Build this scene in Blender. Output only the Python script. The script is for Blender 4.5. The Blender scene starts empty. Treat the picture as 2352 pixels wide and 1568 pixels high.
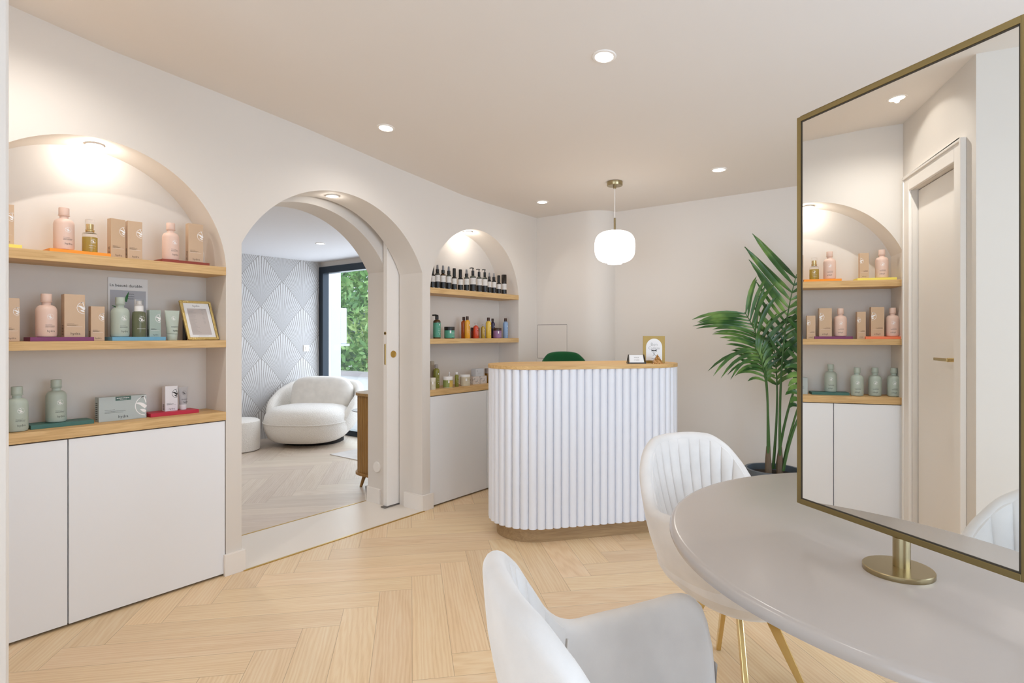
import bpy, bmesh, math, random
from mathutils import Vector, Matrix
random.seed(7)
PI = math.pi
SC = bpy.context.scene
COL = SC.collection
sin, cos = math.sin, math.cos

# ------------------------------------------------------------------ materials
def lin(h):
    if isinstance(h, str):
        h = h.lstrip('#'); c = [int(h[i:i+2], 16)/255 for i in (0, 2, 4)]
    else: c = list(h)
    return tuple(x/12.92 if x <= .04045 else ((x+.055)/1.055)**2.4 for x in c) + (1,)

def mat(name, col, rough=.5, metal=0, spec=.5, **kw):
    m = bpy.data.materials.new(name); m.use_nodes = True
    b = m.node_tree.nodes['Principled BSDF']
    b.inputs['Base Color'].default_value = lin(col)
    b.inputs['Roughness'].default_value = rough
    b.inputs['Metallic'].default_value = metal
    b.inputs['Specular IOR Level'].default_value = spec
    for k, v in kw.items():
        b.inputs[k.replace('_', ' ')].default_value = v
    return m

class N:
    """tiny node helper"""
    def __init__(s, m): s.t = m.node_tree; s.b = s.t.nodes['Principled BSDF']
    def n(s, ty, **kw):
        o = s.t.nodes.new(ty)
        for k, v in kw.items(): setattr(o, k, v)
        return o
    def put(s, inp, v):
        if hasattr(v, 'is_output') or isinstance(v, bpy.types.NodeSocket): s.t.links.new(v, inp)
        else: inp.default_value = v
    def m(s, op, a, b=0.0, c=None):
        o = s.n('ShaderNodeMath', operation=op); s.put(o.inputs[0], a); s.put(o.inputs[1], b)
        if c is not None: s.put(o.inputs[2], c)
        return o.outputs[0]
    def mix(s, f, a, b, blend='MIX'):
        o = s.n('ShaderNodeMix', data_type='RGBA', blend_type=blend)
        s.put(o.inputs[0], f); s.put(o.inputs[6], a); s.put(o.inputs[7], b); return o.outputs[2]
    def ramp(s, f, stops):
        o = s.n('ShaderNodeValToRGB'); s.put(o.inputs[0], f)
        e = o.color_ramp.elements
        while len(e) < len(stops): e.new(.5)
        for q, (p, c) in zip(e, stops): q.position = p; q.color = c
        return o.outputs[0]
    def bump(s, h, st=.2, d=.002):
        o = s.n('ShaderNodeBump'); o.inputs['Strength'].default_value = st; o.inputs['Distance'].default_value = d
        s.put(o.inputs['Height'], h); s.t.links.new(o.outputs[0], s.b.inputs['Normal'])
    def noise(s, vec, sc, det=4, rough=.5, dist=0):
        o = s.n('ShaderNodeTexNoise'); s.put(o.inputs['Vector'], vec)
        o.inputs['Scale'].default_value = sc; o.inputs['Detail'].default_value = det
        o.inputs['Roughness'].default_value = rough; o.inputs['Distortion'].default_value = dist
        return o.outputs[0]
    def mapping(s, vec, sc=(1, 1, 1), loc=(0, 0, 0), rot=(0, 0, 0)):
        o = s.n('ShaderNodeMapping'); s.put(o.inputs[0], vec)
        o.inputs['Scale'].default_value = sc; o.inputs['Location'].default_value = loc; o.inputs['Rotation'].default_value = rot
        return o.outputs[0]
    def obj(s): return s.n('ShaderNodeTexCoord').outputs['Object']
    def uv(s, name=None):
        if name:
            return s.n('ShaderNodeUVMap', uv_map=name).outputs[0]
        return s.n('ShaderNodeTexCoord').outputs['UV']

def paint(name, col, rough=.85, st=.08):
    m = mat(name, col, rough, spec=.25); k = N(m)
    k.bump(k.noise(k.obj(), 220, 3), st, .0006)
    return m
def wood(name, dark, light, axis=1, scale=1.0, rough=.5):
    m = mat(name, light, rough, spec=.35); k = N(m)
    sc = [14*scale]*3; sc[axis] = 1.1*scale
    v = k.mapping(k.obj(), tuple(sc))
    a = k.noise(v, 3.2, 8, .62, .8)
    sc2 = [120*scale]*3; sc2[axis] = 3*scale
    b = k.noise(k.mapping(k.obj(), tuple(sc2)), 2, 3)
    f = k.m('MULTIPLY_ADD', b, .35, k.m('MULTIPLY', a, .75))
    k.put(k.b.inputs['Base Color'], k.ramp(f, [(.3, lin(dark)), (.7, lin(light))]))
    k.bump(f, .15, .001)
    return m
def fabric(name, col, rough=.9, sc=600, st=.4, sheen=.4, d=.001, blotch=.05):
    m = mat(name, col, rough, spec=.15, Sheen_Weight=sheen, Sheen_Roughness=.4); k = N(m)
    c = lin(col); dk = tuple(x*(1-blotch*2) for x in c[:3])+(1,)
    f = k.noise(k.obj(), 9, 3)
    k.put(k.b.inputs['Base Color'], k.ramp(f, [(.35, dk), (.65, c)]))
    k.bump(k.noise(k.obj(), sc, 3), st, d)
    return m
def brushed(name, col, rough=.3):
    m = mat(name, col, rough, 1); k = N(m)
    k.bump(k.noise(k.mapping(k.obj(), (4, 4, 260)), 3, 2), .08, .0005)
    return m
def emis(name, col, st):
    m = mat(name, col, .5); b = m.node_tree.nodes['Principled BSDF']
    b.inputs['Emission Color'].default_value = lin(col); b.inputs['Emission Strength'].default_value = st
    return m

W_WALL = paint('wall_paint', '#e0d9d1'); W_CEIL = paint('ceiling_paint', '#e6dfd8')
W_CAB = mat('cabinet_lacquer', '#eeeff2', .45, spec=.35)
W_TRIM = paint('trim_paint', '#efe9e2', .5)
OAK = wood('oak_shelf', '#b98f58', '#e0bd88', 1)
OAKV = wood('oak_plinth', '#86694a', '#ad9069', 0)
WALN = wood('warm_oak_fluted', '#7d5a2a', '#a97f45', 2)
BRASS = brushed('brushed_brass', '#aa9a76', .28)
BRASSD = brushed('dark_brass', '#91825a', .35)
GOLDP = mat('polished_gold', '#d9c28a', .14, 1)
GOLD = mat('satin_gold', '#c9a85e', .35, 1)
BLACK = mat('black_plastic', '#15120f', .35)
DARK = mat('dark_gap', '#1c1613', .9)
NAVY = mat('navy_aluminium', '#1a2733', .35, .3)
CREAM = mat('cream_velvet', '#e9e2da', .8)
VELV = fabric('cream_velvet_fabric', '#ddd7d1', .85, 900, .25, .6)
GREENV = fabric('green_velvet', '#14502a', .8, 900, .25, .7)
def boucle():
    m = mat('white_boucle', '#ece7df', .95, spec=.1, Sheen_Weight=.5); k = N(m)
    v = k.n('ShaderNodeTexVoronoi'); k.put(v.inputs['Vector'], k.obj()); v.inputs['Scale'].default_value = 130
    nz = k.noise(k.obj(), 60, 4)
    k.bump(k.m('ADD', v.outputs['Distance'], nz), .55, .006); return m
BOUC = boucle()
TABLE = mat('greige_lacquer', '#b3a9a1', .22, spec=.5)
MIRR = mat('mirror_glass', '#f4f6f5', .0, 1)
GLASS = mat('window_glass', '#ffffff', 0, 0, .5, Transmission_Weight=1, IOR=1.02)
def thinglass():
    m = bpy.data.materials.new('window_pane_glass'); m.use_nodes = True; t = m.node_tree; t.nodes.clear()
    o = t.nodes.new('ShaderNodeOutputMaterial'); mx = t.nodes.new('ShaderNodeMixShader'); tr = t.nodes.new('ShaderNodeBsdfTransparent'); g = t.nodes.new('ShaderNodeBsdfGlossy')
    g.inputs['Roughness'].default_value = .02; mx.inputs[0].default_value = .06
    t.links.new(tr.outputs[0], mx.inputs[1]); t.links.new(g.outputs[0], mx.inputs[2]); t.links.new(mx.outputs[0], o.inputs[0]); return m
PANE = thinglass()
CLEAR = mat('clear_plastic', '#ffffff', .05, 0, .5, Transmission_Weight=.95, IOR=1.2)
LAMP = emis('lamp_lens', '#fff4e6', 14); GLOBE = emis('opal_globe', '#fffaf4', 2.6); LAMPC = emis('lamp_lens_cool', '#f6f8ff', 12)
PAPER = mat('white_paper', '#eeedec', .7); INK = mat('black_ink', '#2a2725', .7); INKG = mat('grey_ink', '#8d8a88', .7); WINK = mat('white_ink', '#f4f2f2', .6)

def floor_mat(name='oak_herringbone', c1='#daba92', c2='#e7caa5', c3='#efdbbd'):
    m = mat(name, '#d9b98f', .42, spec=.35); k = N(m)
    uv = k.uv('grain'); pl = k.uv('plank')
    at = k.n('ShaderNodeVertexColor', layer_name='tone').outputs[0]
    sp = k.n('ShaderNodeSeparateColor'); k.put(sp.inputs[0], at); r1, r2 = sp.outputs[0], sp.outputs[1]
    big = k.noise(k.mapping(uv, (.8, 10, 1)), 1.6, 5, .6, .6)
    w = k.n('ShaderNodeTexWave', wave_type='RINGS', rings_direction='Z'); k.put(w.inputs[0], k.mapping(uv, (.8, 9, 1)))
    w.inputs['Scale'].default_value = 2.2; w.inputs['Distortion'].default_value = 9; w.inputs['Detail'].default_value = 4; w.inputs['Detail Scale'].default_value = 1.2
    fine = k.noise(k.mapping(uv, (5, 170, 1)), 2, 4)
    f = k.m('ADD', k.m('MULTIPLY', big, .55), k.m('MULTIPLY', w.outputs['Fac'], .16)); f = k.m('ADD', f, k.m('MULTIPLY', fine, .32))
    col = k.ramp(f, [(.28, lin(c1)), (.5, lin(c2)), (.78, lin(c3))])
    tone = k.m('MULTIPLY_ADD', r1, .12, .92)
    cc = k.n('ShaderNodeCombineColor'); k.put(cc.inputs[0], tone); k.put(cc.inputs[1], k.m('MULTIPLY_ADD', r2, .03, k.m('MULTIPLY', tone, .985))); k.put(cc.inputs[2], k.m('MULTIPLY', tone, .97))
    col = k.mix(1.0, col, cc.outputs[0], 'MULTIPLY')
    s = k.n('ShaderNodeSeparateXYZ'); k.put(s.inputs[0], pl); u, v = s.outputs[0], s.outputs[1]
    du = k.m('MINIMUM', u, k.m('SUBTRACT', .918, u)); dv = k.m('MINIMUM', v, k.m('SUBTRACT', .153, v))
    e = k.m('MINIMUM', du, dv); seam = k.m('LESS_THAN', e, .0010)
    col = k.mix(k.m('MULTIPLY', seam, .48), col, lin('#6b4a2c'))
    k.put(k.b.inputs['Base Color'], col)
    k.put(k.b.inputs['Roughness'], k.m('MULTIPLY_ADD', fine, .14, .29))
    k.bump(k.m('SUBTRACT', k.m('MULTIPLY', fine, .5), seam), .25, .0008)
    return m
FLOORM = floor_mat()
FLOORL = floor_mat('greige_oak_herringbone', '#c3b0a0', '#d2c3b5', '#dfd3c7')

def wallpaper_mat():
    m = mat('fan_wallpaper', '#d9d8d8', .6, spec=.2); k = N(m)
    s = k.n('ShaderNodeSeparateXYZ'); k.put(s.inputs[0], k.obj()); X, Z = s.outputs[1], s.outputs[2]
    w = .279; st = .311
    x = k.m('SUBTRACT', X, 3.661); z = k.m('SUBTRACT', Z, 2.21)
    zz = k.m('DIVIDE', k.m('ADD', z, 40*st), st)           # tips at integer rows (even rows: x=0 mod 2w)
    j = k.m('FLOOR', zz); fy = k.m('SUBTRACT', zz, j)
    par = k.m('MODULO', j, 2.0)
    def fan(off):                                           # centres at off*w + 2w*n
        xs = k.m('DIVIDE', k.m('SUBTRACT', x, k.m('MULTIPLY', off, w)), 2*w)
        return k.m('MULTIPLY', k.m('SUBTRACT', xs, k.m('ROUND', xs)), 2*w)
    # fan whose tip is at row j+1 (upper half here): bottoms at row j-1
    dA = fan(k.m('SUBTRACT', 1.0, par)); dB = fan(par)
    a = k.m('DIVIDE', k.m('ABSOLUTE', dA), w)
    g = k.m('POWER', a, 1.22)
    inside = k.m('LESS_THAN', fy, k.m('SUBTRACT', 1.0, g))
    hA = k.m('MULTIPLY', k.m('ADD', fy, 1.0), st); hB = k.m('MULTIPLY', fy, st)
    dx = k.m('ADD', k.m('MULTIPLY', inside, dA), k.m('MULTIPLY', k.m('SUBTRACT', 1.0, inside), dB))
    hh = k.m('ADD', k.m('MULTIPLY', inside, hA), k.m('MULTIPLY', k.m('SUBTRACT', 1.0, inside), hB))
    th = k.m('ARCTAN2', dx, k.m('ADD', hh, .02))
    ray = k.m('SINE', k.m('MULTIPLY', th, 108.0))
    rad = k.m('DIVIDE', hh, 2*st)
    line = k.m('GREATER_THAN', ray, k.m('MULTIPLY_ADD', rad, -.30, .62))
    rim = k.m('LESS_THAN', k.m('ABSOLUTE', k.m('SUBTRACT', fy, k.m('SUBTRACT', 1.0, g))), .018)
    wob = k.noise(k.obj(), 40, 2)
    base = k.mix(rad, lin('#c9c9ca'), lin('#e6e5e5'))
    dkc = lin('#98928c')
    col = k.mix(k.m('MULTIPLY', line, k.m('MULTIPLY_ADD', wob, .5, .5)), base, dkc)
    col = k.mix(k.m('MULTIPLY', rim, .5), col, lin('#8d8782'))
    k.put(k.b.inputs['Base Color'], col); k.bump(line, .3, .001)
    return m
WPAPER = wallpaper_mat()

# ------------------------------------------------------------------ mesh helpers
class MB:
    def __init__(s): s.v = []; s.f = []; s.mi = []; s.cur = 0; s.smooth = []
    def add(s, vs, fs, sm=False):
        o = len(s.v); s.v += [tuple(p) for p in vs]
        for f in fs: s.f.append([i+o for i in f]); s.mi.append(s.cur); s.smooth.append(sm)
        return s
    def box(s, x0, x1, y0, y1, z0, z1):
        return s.add([(x0,y0,z0),(x1,y0,z0),(x1,y1,z0),(x0,y1,z0),(x0,y0,z1),(x1,y0,z1),(x1,y1,z1),(x0,y1,z1)],
              [(0,3,2,1),(4,5,6,7),(0,1,5,4),(1,2,6,5),(2,3,7,6),(3,0,4,7)])
    def prism(s, poly, z0, z1, sm=False):
        n = len(poly)
        s.add([(x,y,z0) for x,y in poly]+[(x,y,z1) for x,y in poly], [tuple(range(n))[::-1], tuple(range(n,2*n))])
        return s.add([(x,y,z0) for x,y in poly]+[(x,y,z1) for x,y in poly], [(i,(i+1)%n,(i+1)%n+n,i+n) for i in range(n)], sm)
    def lathe(s, prof, c=(0,0), seg=24, z=0, sm=True, sx=1, sy=1, cap=True):
        vs = []; fs = []; P = len(prof)
        for k in range(seg):
            a = 2*PI*k/seg
            for r, h in prof: vs.append((c[0]+r*cos(a)*sx, c[1]+r*sin(a)*sy, z+h))
        for k in range(seg):
            k2 = (k+1) % seg
            for i in range(P-1): fs.append((k*P+i, k2*P+i, k2*P+i+1, k*P+i+1))
        s.add(vs, fs, sm)
        if not cap: return s
        if prof[0][0] > 1e-6: s.add([vs[k*P] for k in range(seg)], [tuple(range(seg))[::-1]])
        if prof[-1][0] > 1e-6: s.add([vs[k*P+P-1] for k in range(seg)], [tuple(range(seg))])
        return s
    def tube(s, pts, r, seg=8, cap=True):
        pts = [Vector(p) for p in pts]; n = len(pts); vs = []
        rr = r if isinstance(r, (list, tuple)) else [r]*n
        up = Vector((0,0,1)); prev = None
        for i, p in enumerate(pts):
            d = (pts[min(i+1,n-1)]-pts[max(i-1,0)]).normalized()
            if prev is None:
                a = d.cross(up if abs(d.z) < .9 else Vector((1,0,0))).normalized()
            else: a = (prev - d*prev.dot(d)).normalized()
            prev = a; b = d.cross(a)
            for k in range(seg):
                t = 2*PI*k/seg; vs.append(p+(a*cos(t)+b*sin(t))*rr[i])
        fs = [(i*seg+k, i*seg+(k+1)%seg, (i+1)*seg+(k+1)%seg, (i+1)*seg+k) for i in range(n-1) for k in range(seg)]
        s.add(vs, fs, True)
        if cap: s.add(vs[:seg], [tuple(range(seg))[::-1]]); s.add(vs[-seg:], [tuple(range(seg))])
        return s
    def grid(s, rows, closed=False, sm=True):
        m = len(rows[0]); vs = [p for r in rows for p in r]; fs = []
        for i in range(len(rows)-1):
            for j in range(m if closed else m-1):
                j2 = (j+1) % m; fs.append((i*m+j, i*m+j2, (i+1)*m+j2, (i+1)*m+j))
        return s.add(vs, fs, sm)
    def build(s, name, m, parent=None, bevel=0, loc=None, rotz=0, weld=True, bseg=2):
        me = bpy.data.meshes.new(name); me.from_pydata(s.v, [], s.f)
        for x in (m if isinstance(m, (list, tuple)) else [m]): me.materials.append(x)
        me.polygons.foreach_set('material_index', s.mi); me.polygons.foreach_set('use_smooth', s.smooth)
        bm = bmesh.new(); bm.from_mesh(me)
        if weld: bmesh.ops.remove_doubles(bm, verts=bm.verts, dist=1e-6)
        bmesh.ops.recalc_face_normals(bm, faces=bm.faces)
        bm.to_mesh(me); bm.free()
        if any(s.smooth):
            try: me.set_sharp_from_angle(angle=math.radians(38))
            except Exception: pass
        o = bpy.data.objects.new(name, me); COL.objects.link(o)
        if parent: o.parent = parent
        if loc: o.location = loc
        if rotz: o.rotation_euler.z = rotz
        if bevel:
            b = o.modifiers.new('bevel', 'BEVEL'); b.width = bevel; b.segments = bseg; b.limit_method = 'ANGLE'
        return o

def tag(o, label=None, cat=None, group=None, kind=None):
    if label: o['label'] = label
    if cat: o['category'] = cat
    if group: o['group'] = group
    if kind: o['kind'] = kind
    return o
def thing(name, label, cat, loc=(0,0,0), rz=0, group=None):
    o = bpy.data.objects.new(name, None); COL.objects.link(o); o.empty_display_size = .05
    o.location = loc; o.rotation_euler.z = rz
    return tag(o, label, cat, group)
def dup(root, loc, rz, label, group=None, scale=None):
    r = root.copy(); COL.objects.link(r); r.location = loc; r.rotation_euler.z = rz; r['label'] = label
    if group: r['group'] = group
    if scale: r.scale = scale
    for ch in list(root.children):
        c = ch.copy(); COL.objects.link(c); c.parent = r
        for g in list(ch.children):
            d = g.copy(); COL.objects.link(d); d.parent = c
    return r
def struct(o): o['kind'] = 'structure'; return o
_tm = {}
def text(s, size, cx=True, bold=0):
    """flat text polygons as (verts2d, faces)"""
    key = (s, size, cx, bold)
    if key in _tm: return _tm[key]
    cu = bpy.data.curves.new('t', 'FONT'); cu.body = s; cu.size = size; cu.resolution_u = 2; cu.offset = bold*size
    cu.align_x = 'CENTER' if cx else 'LEFT'
    ob = bpy.data.objects.new('t', cu); me = bpy.data.meshes.new_from_object(ob)
    r = ([(v.co.x, v.co.y) for v in me.vertices], [tuple(p.vertices) for p in me.polygons])
    bpy.data.objects.remove(ob); bpy.data.meshes.remove(me); bpy.data.curves.remove(cu)
    _tm[key] = r; return r
def stroke(mb, pts, w, mapf):
    """flat ribbon along 2d pts with widths"""
    n = len(pts); L = []; R = []
    for i, (x, y) in enumerate(pts):
        a = pts[max(i-1,0)]; b = pts[min(i+1,n-1)]; dx, dy = b[0]-a[0], b[1]-a[1]; d = math.hypot(dx, dy) or 1
        ww = (w[i] if isinstance(w, (list, tuple)) else w)/2
        L.append(mapf(x-dy/d*ww, y+dx/d*ww)); R.append(mapf(x+dy/d*ww, y-dx/d*ww))
    mb.grid([L, R], sm=False)
def emblem(mb, cx, cy, r, mapf, clip=None):
    """round leaf-and-swoosh emblem; clip = max x"""
    def seg(pts, w):
        out = []; ws = []
        for i, p in enumerate(pts):
            if clip is None or p[0] <= clip: out.append(p); ws.append(w[i] if isinstance(w, list) else w)
            elif len(out) > 1: stroke(mb, out, ws, mapf); out = []; ws = []
            else: out = []; ws = []
        if len(out) > 1: stroke(mb, out, ws, mapf)
    lw = r*.07
    seg([(cx+r*cos(a), cy+r*sin(a)) for a in [PI*.12+i*2*PI/36*.97 for i in range(37)]], lw)
    n = 14
    seg([(cx+r*(-.45+.9*t), cy+r*(.85-1.1*t+.35*sin(2*PI*t))) for t in [i/n for i in range(n+1)]], [r*.10]*(n+1))
    seg([(cx+r*(-.95+1.65*t), cy+r*(.30-.75*t+.12*sin(2*PI*t))) for t in [i/n for i in range(n+1)]], [r*(.05+.3*sin(PI*t)) for t in [i/n for i in range(n+1)]])
    seg([(cx+r*(-.55+.7*t), cy+r*(-.35-.35*t)) for t in [i/8 for i in range(9)]], [r*(.02+.26*sin(PI*t)) for t in [i/8 for i in range(9)]])
def scribble(mb, x, y, w, h, mapf, n=1, seed=0):
    """tiny line of print: little dashes"""
    rr = random.Random(seed); px = x
    while px < x+w:
        l = rr.uniform(.6, 1.8)*h*1.2; l = min(l, x+w-px)
        if l > h*.3: stroke(mb, [(px, y), (px+l, y)], h*.62, mapf)
        px += l + h*.35
def put_text(mb, s, size, x, y, mapf, cx=True, bold=0):
    vs, fs = text(s, size, cx, bold); mb.add([mapf(a+x, b+y) for a, b in vs], fs)
def flat(xf):              # decal plane facing +X : (u,v)->(xf,u,v)
    return lambda u, v: (xf, u, v)
def cyl(r, eps=.0004):
    return lambda u, v: ((r+eps)*cos(u/r), (r+eps)*sin(u/r), v)

# ------------------------------------------------------------------ room shell
CZ = [(-2.1,2.68),(.2,2.60),(.6,2.575),(.96,2.53),(1.44,2.497),(1.94,2.458),(2.26,2.424),(2.6,2.388),(2.94,2.358),(3.3,2.325),(3.6,2.315),(4.29,2.306),(4.6,2.306)]
def cz(y):
    for (a, za), (b, zb) in zip(CZ, CZ[1:]):
        if y <= b: return za+(zb-za)*(y-a)/(b-a)
    return CZ[-1][1]
YS = sorted(set([-2.1+i*.15 for i in range(45)]+[a for a, _ in CZ]+[4.6])); YS = [y for y in YS if y <= 4.6]
mb = MB()
mb.grid([[(x, y, cz(y)) for y in YS] for x in (-.02, 4.75)])
mb.grid([[(x, y, cz(y)+.15) for y in YS] for x in (-.02, 4.75)])
struct(mb.build('ceiling', W_CEIL))

ARCH = [(.412, 1.479, .9265, .5545, 1.568), (1.562, 2.873, 2.207, .725, 1.407), (2.950, 4.011, 3.4805, .5305, 1.553)]
def arch_z(A, y):
    y0, y1, c, r, zc = A
    return zc + math.sqrt(max(0, r*r-(y-c)**2))
def arch_samples(A, n=56):
    y0, y1, c, r, zc = A
    a0 = math.acos(max(-1, min(1, (y0-c)/r))); a1 = math.acos(max(-1, min(1, (y1-c)/r)))
    return [(c+r*cos(a0+(a1-a0)*i/n), zc+r*sin(a0+(a1-a0)*i/n)) for i in range(n+1)]
def arched_slab(mb, xf, xb, y0, y1, arches, top, sep=None):
    """slab between x=xf (front) and x=xb, arches cut through"""
    br = [y0]
    for A in arches: br += [A[0], A[1]]
    br.append(y1)
    for i in range(0, len(br), 2):
        a, b = br[i], br[i+1]
        if b-a < 1e-4: continue
        for x in (xf, xb):
            n = max(1, int((b-a)/.1)); ys = [a+(b-a)*k/n for k in range(n+1)]
            mb.grid([[(x, y, 0) for y in ys], [(x, y, top(y)) for y in ys]], sm=False)
    for A in arches:
        sm = arch_samples(A)
        for x in (xf, xb):
            mb.grid([[(x, y, z) for y, z in sm], [(x, y, top(y)) for y, z in sm]], sm=False)
        mb.grid([[(xf, y, z) for y, z in sm], [(xb, y, z) for y, z in sm]], sm=True)
        for y, z in (sm[0], sm[-1]):
            mb.add([(xf,y,0),(xb,y,0),(xb,y,z),(xf,y,z)], [(0,1,2,3)])
mb = MB()
arched_slab(mb, 0, -.24, .30, 4.286, ARCH, cz)
for A in (ARCH[0], ARCH[2]):      # niche backs
    mb.box(-.24, -.22, A[0], A[1], 0, cz(A[0]))
struct(mb.build('wall_left', W_WALL, weld=False))
mb = MB()
A2 = (1.52, 2.80, 2.16, .725, 1.372)
arched_slab(mb, -.30, -.51, -.5, 4.6, [A2], lambda y: 2.45)
mb.box(-.30, -.24, 2.99, 3.05, 0, 2.3); mb.box(-.30, -.24, 1.30, 1.36, 0, 2.3); mb.box(-.30,-.24,1.3,3.05,2.3,2.36)
struct(mb.build('wall_partition', W_WALL, weld=False))

# back wall with rounded chase
path = [(-.25,4.286),(.48,4.286)]+[(.48+.2*sin(a), 4.286+.2-.2*cos(a)) for a in [PI/2*i/12 for i in range(1,13)]]+[(4.75,4.486)]
mb = MB()
mb.grid([[(x,y,0) for x,y in path],[(x,y,2.32) for x,y in path]], sm=True)
mb.box(-.25,4.75,4.49,4.62,0,2.4)
struct(mb.build('wall_back', W_WALL))
mb = MB(); mb.box(.0, 4.75, 4.47, 4.486, 0, .11); 
o = mb.build('baseboard_back', W_TRIM, bevel=.002); o.data.transform(Matrix.Identity(4)); struct(o)
# right wall with window opening, rear wall with shopfront opening
mb = MB()
RX = 4.6
mb.box(RX, RX+.15, -2.1, .1, 0, 2.75); mb.box(RX, RX+.15, 2.9, 4.62, 0, 2.75); mb.box(RX, RX+.15, .1, 2.9, 2.3, 2.75); mb.box(RX, RX+.15, .1, 2.9, 0, .35)
struct(mb.build('wall_right', W_WALL))
mb = MB()
mb.box(.8, 1.25, -2.15, -2.0, 0, 2.75); mb.box(4.35, 4.75, -2.15, -2.0, 0, 2.75); mb.box(1.25, 4.35, -2.15, -2.0, 2.35, 2.75)
struct(mb.build('wall_rear', W_WALL))
def win(name, axis, p, a0, a1, z0, z1, fw=.07, depth=.06, mull=()):
    t = bpy.data.objects.new(name, None); COL.objects.link(t); t['kind'] = 'structure'
    m = MB()
    def bx(u0,u1,w0,w1,d=depth):
        if axis == 'x': m.box(p-d/2,p+d/2,u0,u1,w0,w1)
        else: m.box(u0,u1,p-d/2,p+d/2,w0,w1)
    bx(a0,a0+fw,z0,z1); bx(a1-fw,a1,z0,z1); bx(a0+fw,a1-fw,z1-fw,z1); bx(a0+fw,a1-fw,z0,z0+fw*.8)
    for q in mull: bx(q-fw/2,q+fw/2,z0+fw*.8,z1-fw)
    m.build('window_frame', NAVY, t)
    m = MB()
    if axis == 'x': m.box(p-.004,p+.004,a0+fw*.9,a1-fw*.9,z0+fw*.7,z1-fw*.9)
    else: m.box(a0+fw*.9,a1-fw*.9,p-.004,p+.004,z0+fw*.7,z1-fw*.9)
    m.build('pane', PANE, t); return t
win('window_2', 'x', RX+.08, .1, 2.9, .35, 2.3, mull=(1.5,))
win('window_3', 'y', -2.07, 1.25, 4.35, 0, 2.35, mull=(2.8,))

# near wall with door (plane Y=.40 facing +Y, ends at X=1.0, then turns back)
mb = MB()
mb.box(.0005, .15, .29, .411, 0, cz(.4)+.02); mb.box(.76, .95, .29, .411, 0, cz(.4)+.02); mb.box(.15, .76, .29, .411, 2.13, cz(.4)+.02)
mb.box(.80, .95, -2.1, .29, 0, 2.75)
struct(mb.build('wall_near', W_WALL))
t = thing('door_1', None, None); t['kind'] = 'structure'
mb = MB()
for a, b in ((.07,.15),(.76,.84)): mb.box(a,b,.4115,.429,0,2.21)
mb.box(.15,.76,.4115,.429,2.13,2.21)
mb.box(.055,.07,.4115,.437,0,2.225); mb.box(.84,.855,.4115,.437,0,2.225); mb.box(.07,.84,.4115,.437,2.21,2.225)
mb.build('casing', W_TRIM, t, bevel=.003)
mb = MB(); mb.box(.156,.757,.34,.38,.006,2.125); mb.build('door_leaf', W_TRIM, t, bevel=.002)
mb = MB(); mb.box(.1505,.1565,.335,.376,0,2.13); mb.build('hinge_gap', DARK, t)
mb = MB()
mb.tube([(.70,.38,1.12),(.70,.435,1.12)], .011, 12)
mb.box(.545,.711,.428,.442,1.112,1.128)
mb.box(.675,.725,.38,.386,1.095,1.145)
mb.build('door_handle', GOLDP, t, bevel=.002)
o = MB().box(.95,.963,-2.0,.411,0,.11).build('baseboard_near', W_TRIM, bevel=.002); struct(o)

# baseboards on the piers
def bb(name, boxes):
    m = MB()
    for b in boxes: m.box(*b)
    return struct(m.build(name, W_TRIM, bevel=.0015))
bb('baseboard_left', [(.0,.019,1.466,1.575,0,.111), (-.235,.0,1.562,1.575,0,.111)])
bb('baseboard_right', [(.0,.019,2.858,2.968,0,.111), (-.18,.0,2.858,2.8735,0,.111), (.0,.019,4.0,4.286,0,.111)])
bb('baseboard_passage', [(-.525,-.36,2.785,2.8005,0,.111), (-.525,-.51,2.785,4.48,0,.111)])

# ---- floor
AV = Vector((.669,.743)); BV = Vector((-.743,.669)); PW, PL = .153, .918
ang = math.radians(137.5); BV = Vector((cos(ang), sin(ang))); AV = Vector((cos(ang-PI/2), sin(ang-PI/2)))
ORG = Vector((.776,2.06)) - AV*(PW+PL) - BV*(2*PW)
def clip_poly(poly, x0, x1, y0, y1):
    def cl(p, ax, val, keep):
        out = []
        for i in range(len(p)):
            a, b = p[i], p[(i+1) % len(p)]
            ia, ib = keep(a[ax], val), keep(b[ax], val)
            if ia: out.append(a)
            if ia != ib:
                t = (val-a[ax])/(b[ax]-a[ax]); out.append(tuple(a[k]+(b[k]-a[k])*t for k in range(len(a))))
        return out
    for ax, val, kp in ((0,x0,lambda q,v: q >= v),(0,x1,lambda q,v: q <= v),(1,y0,lambda q,v: q >= v),(1,y1,lambda q,v: q <= v)):
        poly = cl(poly, ax, val, kp)
        if len(poly) < 3: return None
    return poly
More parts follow.
